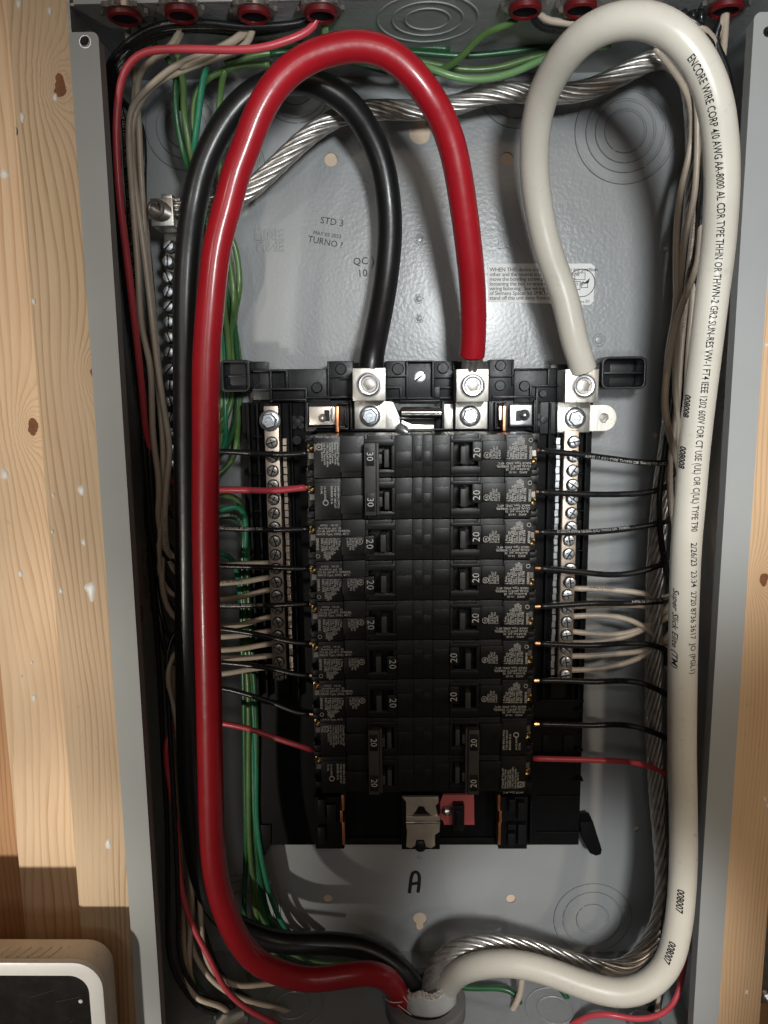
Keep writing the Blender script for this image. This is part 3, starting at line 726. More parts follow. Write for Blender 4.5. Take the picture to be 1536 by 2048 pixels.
# bus plate that sweeps from the black lug and the polished link bar
g = G(); pts = [(772, 802), (786, 804), (792, 818), (798, 832), (808, 842), (824, 849), (868, 850), (868, 862), (772, 862)]
g.pprism(pts, .024, .0275); g.build('bus_plate', 'tin', it, bevel=.0004)
a = P(803, 826, .034); b = P(882, 826, .034)
g = G(); g.lathe(a, (b-a), [(.0036, 0), (.0036, (b-a).length)], 20); g.v = [(x, y, z) for x, y, z in g.v]; g.build('link_bar', 'shiny', it)
g = G(); g.pbox(803, 814, 882, 838, .022, .030); g.build('link_bar_base', 'zinc', it, bevel=.001)
g = G(); g.lathe(P(797, 855, .030), (.5, -.3, -.3), [(.0035, 0), (.0038, .004), (.002, .008)], 12); g.build('bus_rivet', 'zinc', it)
g = G(); g.pbox(888, 808, 906, 857, .024, .028); g.build('bus_plate', 'tin', it, bevel=.0004)
# side clips & copper stabs at the top
g = G(); g.pbox(618, 813, 672, 850, .022, .030); g.lathe(P(645, 836, .030), (0, -1, 0), [(.003, 0), (.001, .003)], 14); g.build('spring_clip', 'clip', it, bevel=.0005)
g = G(); g.pbox(1020, 810, 1064, 850, .022, .030); g.lathe(P(1048, 830, .030), (0, -1, 0), [(.004, 0), (.001, .004)], 14); g.build('spring_clip', 'zinc', it, bevel=.0005)
for px in (657, 1040): G().pbox(px-8, 820, px+2, 842, .0301, .031).build('clip_slot', 'black_plastic', it)
for px0, px1, py0, py1, dd in ((671, 677, 813, 864, .040), (1006, 1012, 812, 862, .040)):
    G().pbox(px0, py0, px1, py1, .022, dd).build('copper_stab', 'copper', it, bevel=.0002)
    G().pbox(px0-7 if px0 < 800 else px0-8, py0, px0-2, py1-22, .022, dd-.002).build('stab_plate', 'tin', it, bevel=.0002)
for xs in ((686, 683), (998, 1001)):
    for y0_, y1_, dx in ((1590, 1622, 0), (1622, 1645, xs[1]-xs[0]), (1645, 1690, 1)):
        G().pbox(xs[0]-2.6+dx, y0_, xs[0]+2.6+dx, y1_, .022, .036).build('copper_stab', 'copper', it, bevel=.0002)
# bottom centre hold-down clip, pink insulator and peg
g = G(); g.pprism([(804, 1594), (877, 1594), (877, 1606), (871, 1612), (876, 1632), (861, 1630), (852, 1622), (848, 1614), (838, 1612), (832, 1622), (826, 1630), (812, 1632), (812, 1604)], .0272, .0300)
g.pprism([(812, 1633), (880, 1633), (880, 1646), (812, 1647)], .0272, .0308); g.pprism([(812, 1649), (880, 1648), (879, 1664), (870, 1670), (870, 1692), (862, 1697), (852, 1694), (848, 1680), (833, 1680), (830, 1692), (822, 1697), (812, 1694), (814, 1664)], .0272, .0300)
g.build('hold_down_clip', 'clip', it, bevel=.0004)
pa = [P(812, 1645, .0315), P(880, 1645, .0315)]; G().tube(pa, .00075, 8).build('clip_bead', 'shiny', it)
c = P(841, 1694, .03); G().lathe((c.x, -.026, c.z), (0, -1, 0), [(.0042, 0), (.0042, .0035), (.002, .0045)], 18).build('clip_peg', 'black_plastic', it)
g = G(); g.pprism([(886, 1590), (948, 1590), (949, 1650), (888, 1650), (886, 1642), (880, 1638), (880, 1604)], .0203, .0232); g.build('pink_insulator', 'pink', it, bevel=.0003)
g = G(); g.pbox(906, 1612, 929, 1663, .0203, .030); g.pbox(912, 1622, 923, 1655, .0301, .032); g.build('latch_peg', 'black_plastic', it, bevel=.0012)
G().lathe(P(888, 1622, .0235), (.45, -.5, .3), [(.002, 0), (.0032, .002), (.0032, .005), (.001, .0065)], 12).build('bus_rivet', 'zinc', it)
g = G()
for r_ in [(1018, 1600, 1030, 1625), (1036, 1606, 1050, 1640), (1016, 1650, 1032, 1660), (1036, 1650, 1052, 1690), (1016, 1668, 1030, 1692)]: G().pbox(*r_, .0320, .0375).build('stab_housing', 'black_plastic', it, bevel=.0004)
for r_ in [(636, 1600, 650, 1640), (654, 1610, 672, 1650), (636, 1655, 650, 1690)]: G().pbox(*r_, .0320, .036).build('stab_housing', 'black_plastic', it, bevel=.0004)
# mounting screw in the top bar centre
c = P(840, 754, .024); o = link('mounting_screw', screw_mesh(.0042, .0026, .7, 'zinc', False), it, Vector((c.x, -.0216, c.z))-wloc(it))
c = P(840, 778, .024); G().lathe((c.x, -.0215, c.z), (0, -1, 0), [(.0030, 0), (.0030, .001), (.0014, .0012)], 16).build('moulded_boss', 'black_plastic', it)

# =================================================================== BREAKERS
PITCH_B = .0254; dbase = .020
zt0 = P(845, 870, .0700).z
def add_label_single(g):      # local: x right, z up, text plane y
    y = -.0509; dz = (0, 0, 1); 
    # vertical lines (rotated clockwise): dx=(0,0,-1), dy=(1,0,0)
    for i, s in enumerate(['1 Pole', 'Type QP', 'Rating 20 A', 'Use 120/240', 'Volts AC 50/60', 'Interrupt 10,000', '1 PH 120/240V', 'RMS SYM']):
        text(g, s, .00205, (-.0160-i*.00150, y, .0020), (0, 0, -1), (1, 0, 0), bold=.01)
    text(g, 'SIEMENS', .0020, (-.0293, y, .0020), (0, 0, -1), (1, 0, 0), bold=.02)
    tt = G(); tt.torus((-.0285, y, -.0092), .0011, .00022, 14, 4); g.add(tt.v, tt.f)
    for i, s in enumerate(['HACR Type, SWD, 40\u00b0C', 'CU-AL 60/75\u00b0C WIRE/FIL', '  lb-in/N-m  pol  35', '    AWG   14-10']):
        text(g, s, .0019, (-.0290, y, .0038+i*.0018), (1, 0, 0), (0, 0, 1), bold=.01)
    for i, s in enumerate(['LISTED', 'C.B.UNIT', 'ISSUE No', 'L-6639']):
        text(g, s, .0019, (-.0062-i*.0016, y+.0008, .0018), (0, 0, -1), (1, 0, 0), bold=.01)
    tt = G(); tt.torus((-.0030, y+.0008, -.0004), .0017, .0002, 18, 4); g.add(tt.v, tt.f); text(g, 'UL', .0019, (-.0036, y+.0008, .0008), (0, 0, -1), (1, 0, 0), bold=.02)
    return g
def pole_shapes(body, zc, single=True, off=False, w=.01245):
    B = lambda x0, x1, h, z0, z1, h0=0: body.box(x0, x1, -h0, -h, zc+z0, zc+z1)
    B(-.0355, -.0300, .0340, -w, w)                      # terminal end
    B(-.0356, -.0345, .0400, -w, -.0070); B(-.0356, -.0345, .0400, .0085, w)
    B(-.0346, -.0302, .0425, -w, -.0085); B(-.0346, -.0302, .0425, .0095, w)
    B(-.0300, -.0140, .0490, -w, w); B(-.0140, .0002, .0470, -w, w)
    B(.0002, .0020, .0480, -w, w); B(.0165, .0185, .0480, -w, w)          # recess frame
    B(.0020, .0165, .0480, -w, -.0078); B(.0020, .0165, .0480, .0062, w)
    B(.0020, .0165, .0380, -.0078, .0062)
    B(.0185, .0290, .0474, -w, w); B(.0290, .0352, .0472, -w, w)
    # raised pads
    B(-.0297, -.0145, .0499, -.0108, .0103, .047)
    B(-.0143, -.0006, .0490, -.0090, .0022, .046)
    B(.0188, .0285, .0479, -.0070, .0030, .045); B(.0300, .0348, .0474, -.0030, .0060, .041)
    B(.0006, .0182, .0492, .0066, .0104, .046); B(.0006, .0182, .0489, -.0104, -.0082, .046)
bodies = {}
def make_single(off):
    b = G(); pole_shapes(b, 0, True, off)
    return b.mesh('case', 'breaker', bevel=.00035)
def handle_mesh(off):
    g = G(); u = .0075 if off else .0112
    g.box(u-.0017, u+.0017, -.036, -.0540, -.0062, .0044); return g.mesh('handle', 'tie', bevel=.0006)
def ampplate_mesh(off):
    g = G()
    if off: g.box(.0128, .0185, -.044, -.0500, -.0085, .0030)
    else: g.box(-.0004, .0056, -.044, -.0500, -.0085, .0030)
    return g.mesh('rating_plate', 'breaker', bevel=.0005)
def num_mesh(s, x, z, y=-.0502, size=.0062):
    g = G(); text(g, s, size, (x, y, z), (0, 0, -1), (1, 0, 0), bold=-.005, space=1.05); return g.mesh('rating_number', 'ink_white', smooth=0)
term = G(); term.lathe((-.0327, -.0340, .0045), (0, -1, 0), [(.0021, 0), (.0021, .003), (.0016, .0035), (.0008, .0028)], 14); term.box(-.0350, -.0318, -.0340, -.0358, .0026, .0066)
term = term.mesh('terminal_screw', 'brass', bevel=.0003)
ins = G(); ins.box(-.0342, -.0305, -.0362, -.0372, -.0020, .0015); ins = ins.mesh('terminal_clamp', 'dark_zinc')
lab = add_label_single(G()).mesh('label_print', 'ink_dim', smooth=0)
single = {f: (make_single(f), handle_mesh(f), ampplate_mesh(f), num_mesh('20', .0141 if f else .0009, .0012)) for f in (False, True)}
def dbl_meshes(amp):
    b = G(); h = PITCH_B/2; pole_shapes(b, h); pole_shapes(b, -h); case = b.mesh('case', 'breaker', bevel=.00035)
    t = G(); t.box(.0006, .0074, -.0515, -.0580, -.0215, .0215); t.box(.0074, .0092, -.0515, -.0560, -.0215, .0215)
    for s in (1, -1): t.box(.0074, .0110, -.040, -.0545, s*h-.004, s*h+.002)
    tie = t.mesh('handle_tie', 'tie', bevel=.0007)
    wn = G()
    for s in (1, -1): wn.box(.0014, .0066, -.0578, -.05815, s*.0135-.0055, s*.0135+.0055)
    wn = wn.mesh('number_window', 'breaker', bevel=.0002)
    hs = G()
    for s in (1, -1): hs.box(.0122, .0150, -.036, -.0515, s*h-.0062, s*h+.0044)
    hs = hs.mesh('handle', 'tie', bevel=.0004)
    nn = G()
    for s in (1, -1): text(nn, amp, .0056, (.0022, -.0583, s*.0135+.0030), (0, 0, -1), (1, 0, 0), bold=-.005)
    nn = nn.mesh('rating_number', 'ink_white', smooth=0)
    lp = G(); y = -.0501
    for i, s in enumerate(['2 Poles/2P Type QP', 'Rating 1 Pole Volts', 'Interrupt Current', '10,000A RMS SYM', '1 PH 120/240V 60Hz', 'Use Ring Terminals', 'CU-AL 60/75\u00b0C']):
        text(lp, s, .0017, (-.0158-i*.00158, y, h+.0088), (0, 0, -1), (1, 0, 0), bold=.01)
    tt = G(); tt.torus((-.0266, y, h+.0062), .0018, .0003, 18, 4); lp.add(tt.v, tt.f); text(lp, 'LISTED', .0014, (-.0293, y, h+.008), (0, 0, -1), (1, 0, 0))
    text(lp, 'UL', .0018, (-.0272, y, h+.0074), (0, 0, -1), (1, 0, 0), bold=.02)
    text(lp, 'HACR Type, 40\u00b0C', .0017, (-.0285, y+.001, h+.0116), (1, 0, 0), (0, 0, 1)); 
    for i, s in enumerate(['240V 60Hz 2 POLE', 'TYPE QP CIRCUIT', 'BREAKER 35 lb', '', '14-10 AWG', 'CU-AL']):
        text(lp, s, .0017, (-.0160-i*.0020, y, -h+.0082), (0, 0, -1), (1, 0, 0), bold=.01)
    tt = G(); tt.torus((-.0232, y, -h-.0020), .0015, .0003, 16, 4); lp.add(tt.v, tt.f)
    lp = lp.mesh('label_print', 'ink_dim', smooth=0)
    return case, tie, wn, hs, nn, lp
dbl = {'30': dbl_meshes('30'), '20': dbl_meshes('20')}
ords = ['', 'first', 'second', 'third', 'fourth', 'fifth', 'sixth', 'seventh']
XC = .0351
def breaker(side, row, span, amp, off, label):
    z = zt0-PITCH_B*(row+span/2)
    e = empty('circuit_breaker', (-XC if side < 0 else XC, -dbase, z), label, 'circuit breaker', 'black circuit breakers')
    if side > 0: e.rotation_euler = (0, pi, 0)
    P_ = lambda n, me: link(n, me, e)
    if span == 1:
        c, h, a, n = single[off]
        P_('case', c); P_('handle', h); p = P_('rating_plate', a); o = link('rating_number', n, p); P_('label_print', lab); P_('terminal_screw', term); P_('terminal_clamp', ins)
    else:
        c, t, w, h, n, l = dbl[amp]
        P_('case', c); tt = P_('handle_tie', t); link('number_window', w, tt); link('rating_number', n, tt); P_('handle', h); P_('label_print', l)
        for s in (1, -1):
            for nme, me in (('terminal_screw', term), ('terminal_clamp', ins)): q = P_(nme, me); q.location = (0, 0, s*PITCH_B/2)
    return e
breaker(-1, 0, 2, '30', False, 'double 30 amp breaker with joined handles at the top of the left column')
for i in range(5):
    tail = ', rating right of handle' if i > 2 else ''
    breaker(-1, 2+i, 1, '20', i > 2, f'20 amp breaker in the left column, {ords[i+1]} below the double 30'+tail)
breaker(-1, 7, 2, '20', False, 'double 20 amp breaker with joined handles at the bottom of the left column')
for i in range(7):
    pos = 'topmost of the singles' if i == 0 else ords[i+1]+' from the top'
    breaker(1, i, 1, '20', i > 4, f'single 20 amp breaker in the right column, {pos}'+(', rating left of handle' if i > 4 else ''))
breaker(1, 7, 2, '20', False, 'double 20 amp breaker with joined handles at the bottom of the right column')

# =================================================================== MAIN CABLES
toCam = lambda p: (CAM-p).normalized()
# black
bp_ = PP([(741, 738, .045), (742, 722, .046), (750, 680, .040), (762, 620, .034), (772, 560, .030), (780, 470, .029), (777, 400, .030), (764, 325, .034), (736, 260, .040), (697, 207, .047), (645, 172, .053), (590, 158, .056),
          (530, 172, .058), (480, 208, .059), (440, 262, .060), (408, 330, .060), (389, 405, .060), (377, 494, .057), (371, 610, .056), (371, 722, .055), (372, 900, .054), (374, 1100, .054), (374, 1300, .054), (377, 1500, .054),
          (386, 1650, .054), (402, 1750, .053), (432, 1818, .050), (485, 1858, .046), (560, 1884, .044), (640, 1886, .044), (715, 1893, .045), (775, 1918, .047), (818, 1958, .050), (842, 2010, .050), (848, 2100, .050)])
bc = curve(bp_, .003, 6)
ob = G().tube(bc, .0076, 32).build('power_cable', 'black_cable', loc=bc[0], smooth=60)
tag(ob, 'thick black feeder cable looping behind the red one into the leftmost lug', 'power cable', 'thick insulated feeder cables')
gt = G(); s0 = arc_at(bc, P(389, 405, .06))
side_l = lambda p: (toCam(p)+Vector((-1.6, 0, .2))).normalized()
text_tube(gt, 'ENCORE WIRE CORP 4/0 AWG AA-8000 AL CDR TYPE THHN OR THWN-2 GR2 SUN-RES VW-1 600V', .0042, bc, .0076, s0-.04, side_l)
gt.build('cable_print', 'ink_fade', ob, smooth=0)
# red
rp = PP([(944, 712, .056), (946, 690, .058), (947, 640, .062), (946, 590, .066), (938, 500, .074), (925, 400, .082), (911, 318, .088), (895, 262, .092), (866, 203, .098), (823, 145, .102), (775, 106, .104), (722, 92, .105), (668, 98, .105), (622, 113, .105), (578, 141, .104), (540, 184, .103), (513, 236, .102),
         (490, 300, .101), (472, 345, .101), (457, 405, .100), (434, 494, .100), (420, 621, .100), (413, 722, .100), (412, 900, .100), (411, 1024, .100), (413, 1180, .100), (417, 1350, .100), (421, 1550, .098), (425, 1690, .097),
         (433, 1760, .096), (450, 1820, .094), (476, 1878, .091), (512, 1922, .088), (564, 1947, .085), (620, 1959, .082), (690, 1951, .079), (742, 1946, .074), (778, 1960, .068), (796, 1990, .060), (806, 2035, .050), (812, 2110, .046)])
rc = curve(rp, .003, 6)
orr = G().tube(rc, .0076, 32).build('power_cable', 'red_cable', loc=rc[0], smooth=60)
tag(orr, 'thick bright red feeder cable arching over the panel into the middle lug', 'power cable', 'thick insulated feeder cables')
# white
wp = PP([(1166, 738, .050), (1162, 722, .052), (1151, 690, .054), (1142, 650, .056), (1132, 602, .057), (1112, 545, .058), (1096, 500, .060), (1080, 430, .063), (1069, 350, .070), (1069, 290, .078), (1078, 216, .092), (1101, 157, .106), (1133, 108, .120), (1174, 68, .132), (1223, 45, .140), (1272, 38, .145), (1317, 47, .148), (1354, 70, .150), (1386, 105, .150), (1412, 150, .149), (1430, 204, .147),
         (1439, 258, .144), (1444, 330, .140), (1443, 400, .137), (1440, 452, .134), (1434, 515, .131), (1423, 600, .128), (1411, 700, .124), (1399, 800, .120), (1388, 900, .117), (1380, 1000, .115), (1373, 1080, .113), (1368, 1200, .108), (1365, 1350, .104), (1364, 1500, .102), (1366, 1600, .101), (1367, 1700, .102), (1364, 1780, .104), (1355, 1860, .107), (1338, 1925, .109), (1310, 1960, .110), (1275, 1981, .110), (1231, 1986, .108),
         (1190, 1977, .105), (1148, 1963, .101), (1107, 1947, .097), (1066, 1934, .093), (1024, 1927, .090), (983, 1927, .086), (941, 1935, .080), (912, 1950, .070), (893, 1975, .058), (882, 2015, .048), (876, 2110, .044)])
wc = curve(wp, .003, 6)
ow = G().tube(wc, .0081, 32).build('power_cable', 'white_cable', loc=wc[0], smooth=60)
tag(ow, 'thick cream feeder cable printed in black, looping up the right side', 'power cable', 'thick insulated feeder cables')
gt = G()
# the printed line: from ENCORE down to the date; pixel guide of the line
guide = [(1378, 100), (1404, 165), (1424, 250), (1438, 330), (1446, 400), (1444, 470), (1436, 540), (1428, 600), (1412, 700), (1402, 800), (1396, 900), (1390, 1000), (1389, 1050), (1388, 1150), (1386, 1250), (1384, 1335)]
def guide_side(off):
    def f(p):
        # offset to the right in the image (+x), as fraction of radius
        v = toCam(p); return (v*math.sqrt(max(.02, 1-off(p)**2))+right*off(p)).normalized()
    return f
zg = {}
gy = [(P(x, y, .12).z, y) for x, y in guide]
def off_main(p):
    z = p.z; pts = [(P(1400, 100, .15).z, -.25), (P(1424, 250, .145).z, -.28), (P(1446, 420, .135).z, .02), (P(1430, 600, .128).z, .22), (P(1412, 700, .124).z, .20), (P(1400, 850, .12).z, .25), (P(1390, 1000, .115).z, .34), (P(1388, 1150, .11).z, .50), (P(1384, 1335, .104).z, .56)]
    if z >= pts[0][0]: return pts[0][1]
    for (a, b), (c_, d_) in zip(pts, pts[1:]):
        if z >= c_: return b+(d_-b)*(a-z)/(a-c_)
    return pts[-1][1]
sA = arc_at(wc, P(1386, 105, .150)); sB = arc_at(wc, P(1369, 1052, .114)); sC = arc_at(wc, P(1365, 1335, .104))
LINE1 = 'ENCORE WIRE CORP 4/0 AWG AA-8000 AL CDR TYPE THHN OR THWN-2 GR2 SUN-RES VW-1 FT4 IEEE 1202 600V FOR CT USE (UL) OR C(UL) TYPE T90'
def fitted(s, a, b, side, mat_g, size_h, **k):
    """lettering stretched so that the string fills the cable from arclength a to b"""
    vs, fs = glyphs(s, **k); w = max(v[0] for v in vs); sx = (b-a)/w
    ks = sx/size_h; vs, fs = fine(vs, fs)
    text_tube2(mat_g, [(x*ks, y) for x, y in vs], fs, size_h, wc, .0081, a, side)
def text_tube2(g, vs, fs, size, path, r, start, side, lift=.00012):
    import bisect
    fr = frames(path); acc = [0]
    for a, b in zip(path, path[1:]): acc.append(acc[-1]+(b-a).length)
    out = []
    for x, y in vs:
        sarc = start+x*size; j = max(0, min(len(acc)-2, bisect.bisect(acc, sarc)-1))
        q = (sarc-acc[j])/(acc[j+1]-acc[j]); p = path[j].lerp(path[j+1], q); t = (fr[j][1].lerp(fr[j+1][1], q)).normalized()
        nrm = side(p); nrm = (nrm-t*nrm.dot(t)).normalized(); b = nrm.cross(t)
        an = (y-.35)*size/r; out.append(p+(nrm*cos(an)+b*sin(an))*(r+lift))
    g.add(out, fs)
fitted(LINE1, sA, sB, guide_side(off_main), gt, .0050, bold=.010)
gt.build('cable_print', 'ink', ow, smooth=0); gt = G()
fitted('2/26/23  23:34  2720 8736 3617  JO (PGL1)', arc_at(wc, P(1368, 1075, .112)), sC, guide_side(off_main), gt, .0049, bold=.010)
gt.build('cable_print', 'ink', ow, smooth=0); gt = G()
fitted('Super Slick Elite (TM)', arc_at(wc, P(1368, 1167, .108)), arc_at(wc, P(1365, 1330, .104)), guide_side(lambda p: -.62), gt, .0052, shear=.35, bold=.012)
gt.build('cable_print', 'ink', ow, smooth=0); gt = G()
for (y0_, y1_, s, of) in ((783, 832, '008008', -.88), (866, 872, '\u2022', -.86), (887, 937, '008008', -.84), (1777, 1823, '008007', -.06), (1852, 1860, '\u25aa', -.15), (1871, 1914, '008007', -.16)):
    a_ = min(range(len(wc)), key=lambda i: abs(wc[i].z-P(1370, y0_, .108).z)+(0 if wc[i].x > .12 else 9)); b_i = min(range(len(wc)), key=lambda i: abs(wc[i].z-P(1350, y1_, .108).z)+(0 if wc[i].x > .12 else 9))
    acc = [0]
    for u_, v_ in zip(wc, wc[1:]): acc.append(acc[-1]+(v_-u_).length)
    if s in ('\u2022', '\u25aa'): continue
    fitted(s, acc[a_], acc[b_i], guide_side(lambda p, o=of: o), gt, .0058, bold=.03, shear=.15)
    gt.build('cable_print', 'ink', ow, smooth=0); gt = G()
# stripped aluminium strands entering the lugs
def strands(g, a, b, r, n, rs):
    a, b = Vector(a), Vector(b); t = (b-a).normalized(); u = t.cross(Vector((0, 1, 0))).normalized(); w = t.cross(u)
    for i in range(n):
        an = 2*pi*i/n; g.tube([a+(u*cos(an)+w*sin(an))*r, (a+b)/2+(u*cos(an+.25)+w*sin(an+.25))*r, b+(u*cos(an+.5)+w*sin(an+.5))*r], rs, 7)
    g.tube([a, b], r, 10)
g = G(); strands(g, P(945, 708, .056), P(944, 745, .042), .0050, 11, .0016); o = g.build('bare_conductor', 'alu', orr)
g = G(); strands(g, P(741, 722, .046), P(740, 745, .042), .0050, 11, .0016); g.build('bare_conductor', 'alu', ob)
g = G(); strands(g, P(1164, 722, .050), P(1166, 750, .044), .0050, 11, .0016); g.build('bare_conductor', 'alu', ow)

# bare stranded aluminium grounding conductor
gp = PP([(345, 424, .040), (400, 415, .034), (450, 405, .030), (492, 386, .030), (550, 334, .030), (600, 286, .030), (650, 248, .028), (700, 226, .026), (768, 219, .026), (818, 221, .026), (868, 217, .028), (918, 208, .030), (968, 190, .032), (1018, 184, .034), (1070, 187, .034), (1143, 186, .036), (1193, 173, .038), (1243, 149, .040), (1293, 124, .042), (1330, 113, .044), (1362, 130, .044), (1381, 170, .042),
         (1390, 240, .032), (1391, 330, .024), (1385, 430, .020), (1375, 530, .018), (1364, 640, .018), (1354, 720, .018), (1346, 820, .020), (1334, 910, .028), (1322, 1000, .034), (1315, 1080, .034), (1310, 1180, .034), (1308, 1300, .034), (1308, 1450, .034), (1312, 1550, .035), (1320, 1650, .036), (1327, 1730, .038), (1326, 1800, .042), (1312, 1862, .048), (1286, 1904, .053), (1250, 1935, .057),
         (1200, 1938, .060), (1140, 1922, .062), (1070, 1900, .064), (1000, 1887, .066), (948, 1887, .066), (912, 1897, .065), (884, 1918, .062), (866, 1946, .058), (857, 1985, .054), (855, 2100, .050)])
gc = curve(gp, .003, 5)
ge = empty('ground_conductor', gc[0], 'bare twisted aluminium ground cable running across the top and down the right side', 'ground cable')
fr = frames(gc); nst = 9; Rh = .0043
for k in range(nst):
    pts = []; s = 0
    for i, (p, t, u, w) in enumerate(fr):
        if i: s += (gc[i]-gc[i-1]).length
        an = 2*pi*k/nst+s*2*pi/.088; pts.append(p+(u*cos(an)+w*sin(an))*(Rh+.0001*sin(s*90+k)))
    G().tube(pts, .00168, 7).build('strand', 'alu', ge, smooth=179)
G().tube(gc, .0036, 10).build('strand_core', 'alu', ge, smooth=179)

# =================================================================== LEFT GROUND BAR
gb = empty('ground_bar', P(340, 740, .02), 'narrow ground bar with zinc screws on the left, topped by a square lug', 'ground bar')
a = P(340, 455, .030); b = P(343, 985, .030)
G().box(a.x-.0042, a.x+.0045, -.012, -.030, P(343, 960, .03).z, a.z).build('bar', 'tin', gb, bevel=.0004)
sm = [screw_mesh(.0036, .0055, x, 'zinc', False) for x in (.8, 1.5, 1.9, 1.2)]
ys = [490, 522, 554, 583, 612, 643, 674, 704, 738, 770, 802, 834, 866, 898, 930]
for i, y in enumerate(ys):
    x = 333 if i % 2 else 336
    q = P(334+i*.6, y, .037); o = link('screw', sm[i % 4], gb, Vector((q.x if i else a.x, -.030 if i == 0 else -.0315, q.z))-wloc(gb))
    if i == 0: o.name = 'mounting_screw'
g = G(); g.pbox(301, 396, 346, 452, .022, .050); g.pbox(322, 388, 344, 397, .026, .044); g.build('lug_block', 'tin', gb, bevel=.0005)
c = P(318, 423, .052); ax = Vector((-.25, -1, 0)).normalized()
g = G(); prof = [(.0056, -.004)]
for i in range(7): prof += [(.0058, -.002+i*.0013), (.0052, -.0014+i*.0013)]
prof += [(.0056, .0078), (.0056, .0088), (.0044, .0092), (.0038, .0085), (.0036, .004), (.0002, .004)]
g.lathe((P(326, 424, .050).x, -.048, P(326, 424, .05).z), (-.35, -1, .1), prof, 24); g.build('set_screw', 'dark_zinc', gb)
g = G(); g.pbox(348, 395, 360, 412, .025, .040); g.pbox(348, 418, 362, 450, .022, .036); g.build('lug_foot', 'tin', gb, bevel=.0008)

# =================================================================== CONNECTORS
def connector(px, py, lab_):
    q = PZ(px, py, zt-.004); e = empty('cable_connector', (q.x, q.y, zt), lab_, 'cable connector', 'red bushed cable connectors in the top of the box')
    g = G(); n = 28
    prof = [(.0070, -.0035), (.0070, -.0075), (.0090, -.0080), (.0095, -.0062), (.0095, -.0020), (.0088, -.0010)]
    g.lathe((q.x, q.y, zt), (0, 0, 1), [(.0062, -.001), (.0062, -.0052), (.0072, -.0060), (.0084, -.0052), (.0086, -.0026), (.0086, -.0022)], n)
    g.f = [f for f in g.f if len(f) < 10]
    g.build('bushing', 'bushing', e)
    g = G(); g.lathe((q.x, q.y, zt), (0, 0, 1), [(.0086, -.003), (.0108, -.003), (.0108, -.0002), (.0086, -.0002)], n)
    for i in range(8): a_ = 2*pi*i/8; g.lathe((q.x+.0108*cos(a_), q.y+.0108*sin(a_), zt), (0, 0, 1), [(.0018, -.0028), (.0018, -.0004)], 6)
    g.build('locknut', 'dark_zinc', e)
    g = G(); g.lathe((q.x, q.y, zt), (0, 0, 1), [(.0061, -.0046), (.0002, -.0045)], 20); g.build('throat', 'ink', e)  # black disc paints the dark inside of the opening
    return q
conn = [connector(250, 34, 'cable connector with red bushing in the top left corner of the box'), connector(363, 28, 'cable connector with red bushing second from the left, behind the black wires'),
        connector(508, 30, 'cable connector with red bushing third from the left, above the red wire'), connector(642, 28, 'cable connector with red bushing where the red and light green wires enter'),
        connector(1050, 20, 'cable connector with red bushing left of the white loop'), connector(1160, 17, 'cable connector with red bushing hidden partly by the white loop'), connector(1452, 18, 'cable connector with red bushing in the top right corner of the box')]
# small bottom connector bits
q = PZ(460, 2040, zb+.004)
g = G(); g.lathe((q.x, q.y, zb), (0, 0, 1), [(.0120, 0), (.0120, .004), (.0095, .006), (.0080, .006)], 24); o = g.build('cable_connector', 'zinc', loc=(q.x, q.y, zb)); tag(o, 'zinc cable connector in the floor of the box at the lower left', 'cable connector')
q = PZ(1290, 2046, zb+.004)
g = G(); g.lathe((q.x, q.y, zb), (0, 0, 1), [(.0110, 0), (.0110, .004), (.0090, .006), (.0080, .006)], 24); o = g.build('cable_connector', 'zinc', loc=(q.x, q.y, zb)); tag(o, 'zinc cable connector in the floor of the box at the lower right', 'cable connector')
c = P(487, 1935, .012); G().box(c.x-.008, c.x+.008, -.004, -.0185, c.z-.0022, c.z+.0022).build('pressed_bracket', 'paint', bx, bevel=.0018)

# =================================================================== CONDUIT
q = P(851, 1992, .056); rim = q.z
cd = empty('conduit', (q.x, q.y, zb), 'large grey plastic conduit end in the floor of the box, feeding the thick cables', 'conduit')
g = G(); g.lathe((q.x, q.y, rim), (0, 0, 1), [(.0200, -.06), (.0200, -.0010), (.0208, 0), (.0262, 0), (.0275, -.0015), (.0275, -.014), (.0262, -.016), (.0262, -.07)], 56)
g.f = [f for f in g.f if len(f) < 10]; g.build('pipe', 'pvc', cd)
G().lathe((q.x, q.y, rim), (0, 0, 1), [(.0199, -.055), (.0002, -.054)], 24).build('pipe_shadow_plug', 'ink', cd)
# cut grey jacket standing around the cables, with glass yarn
jk = empty('cable_jacket', (q.x, q.y, rim), 'cut light grey outer cable jacket with frayed yarn inside the conduit', 'cable jacket')
g = G(); vs = []; fs = []; n = 40
def jtop(a): # a: angle, -pi/2 = towards the camera
    return .0090+.0040*cos(a+.1)+.0009*sin(a*5)+.0022*math.exp(-((a+2.0)/.28)**2)
JX, JY, JR, JS = q.x+.0035, q.y-.0035, .0175, .62
for layer, rr in ((0, JR), (1, JR-.001)):
    for i in range(n+1):
        a = -pi*1.0+pi*1.0*i/n
        for h in (-.0045-.0010*cos(a*2), jtop(a)): vs.append((JX+rr*cos(a), JY+rr*sin(a)*JS, rim+h))
for i in range(n):
    fs += [(2*i, 2*i+2, 2*i+3, 2*i+1)]; k = 2*(n+1); fs += [(k+2*i, k+2*i+1, k+2*i+3, k+2*i+2), (2*i+1, 2*i+3, k+2*i+3, k+2*i+1), (2*i, k+2*i, k+2*i+2, 2*i+2)]
g.add(vs, fs); g.build('jacket_wall', 'jacket', jk)
g = G()
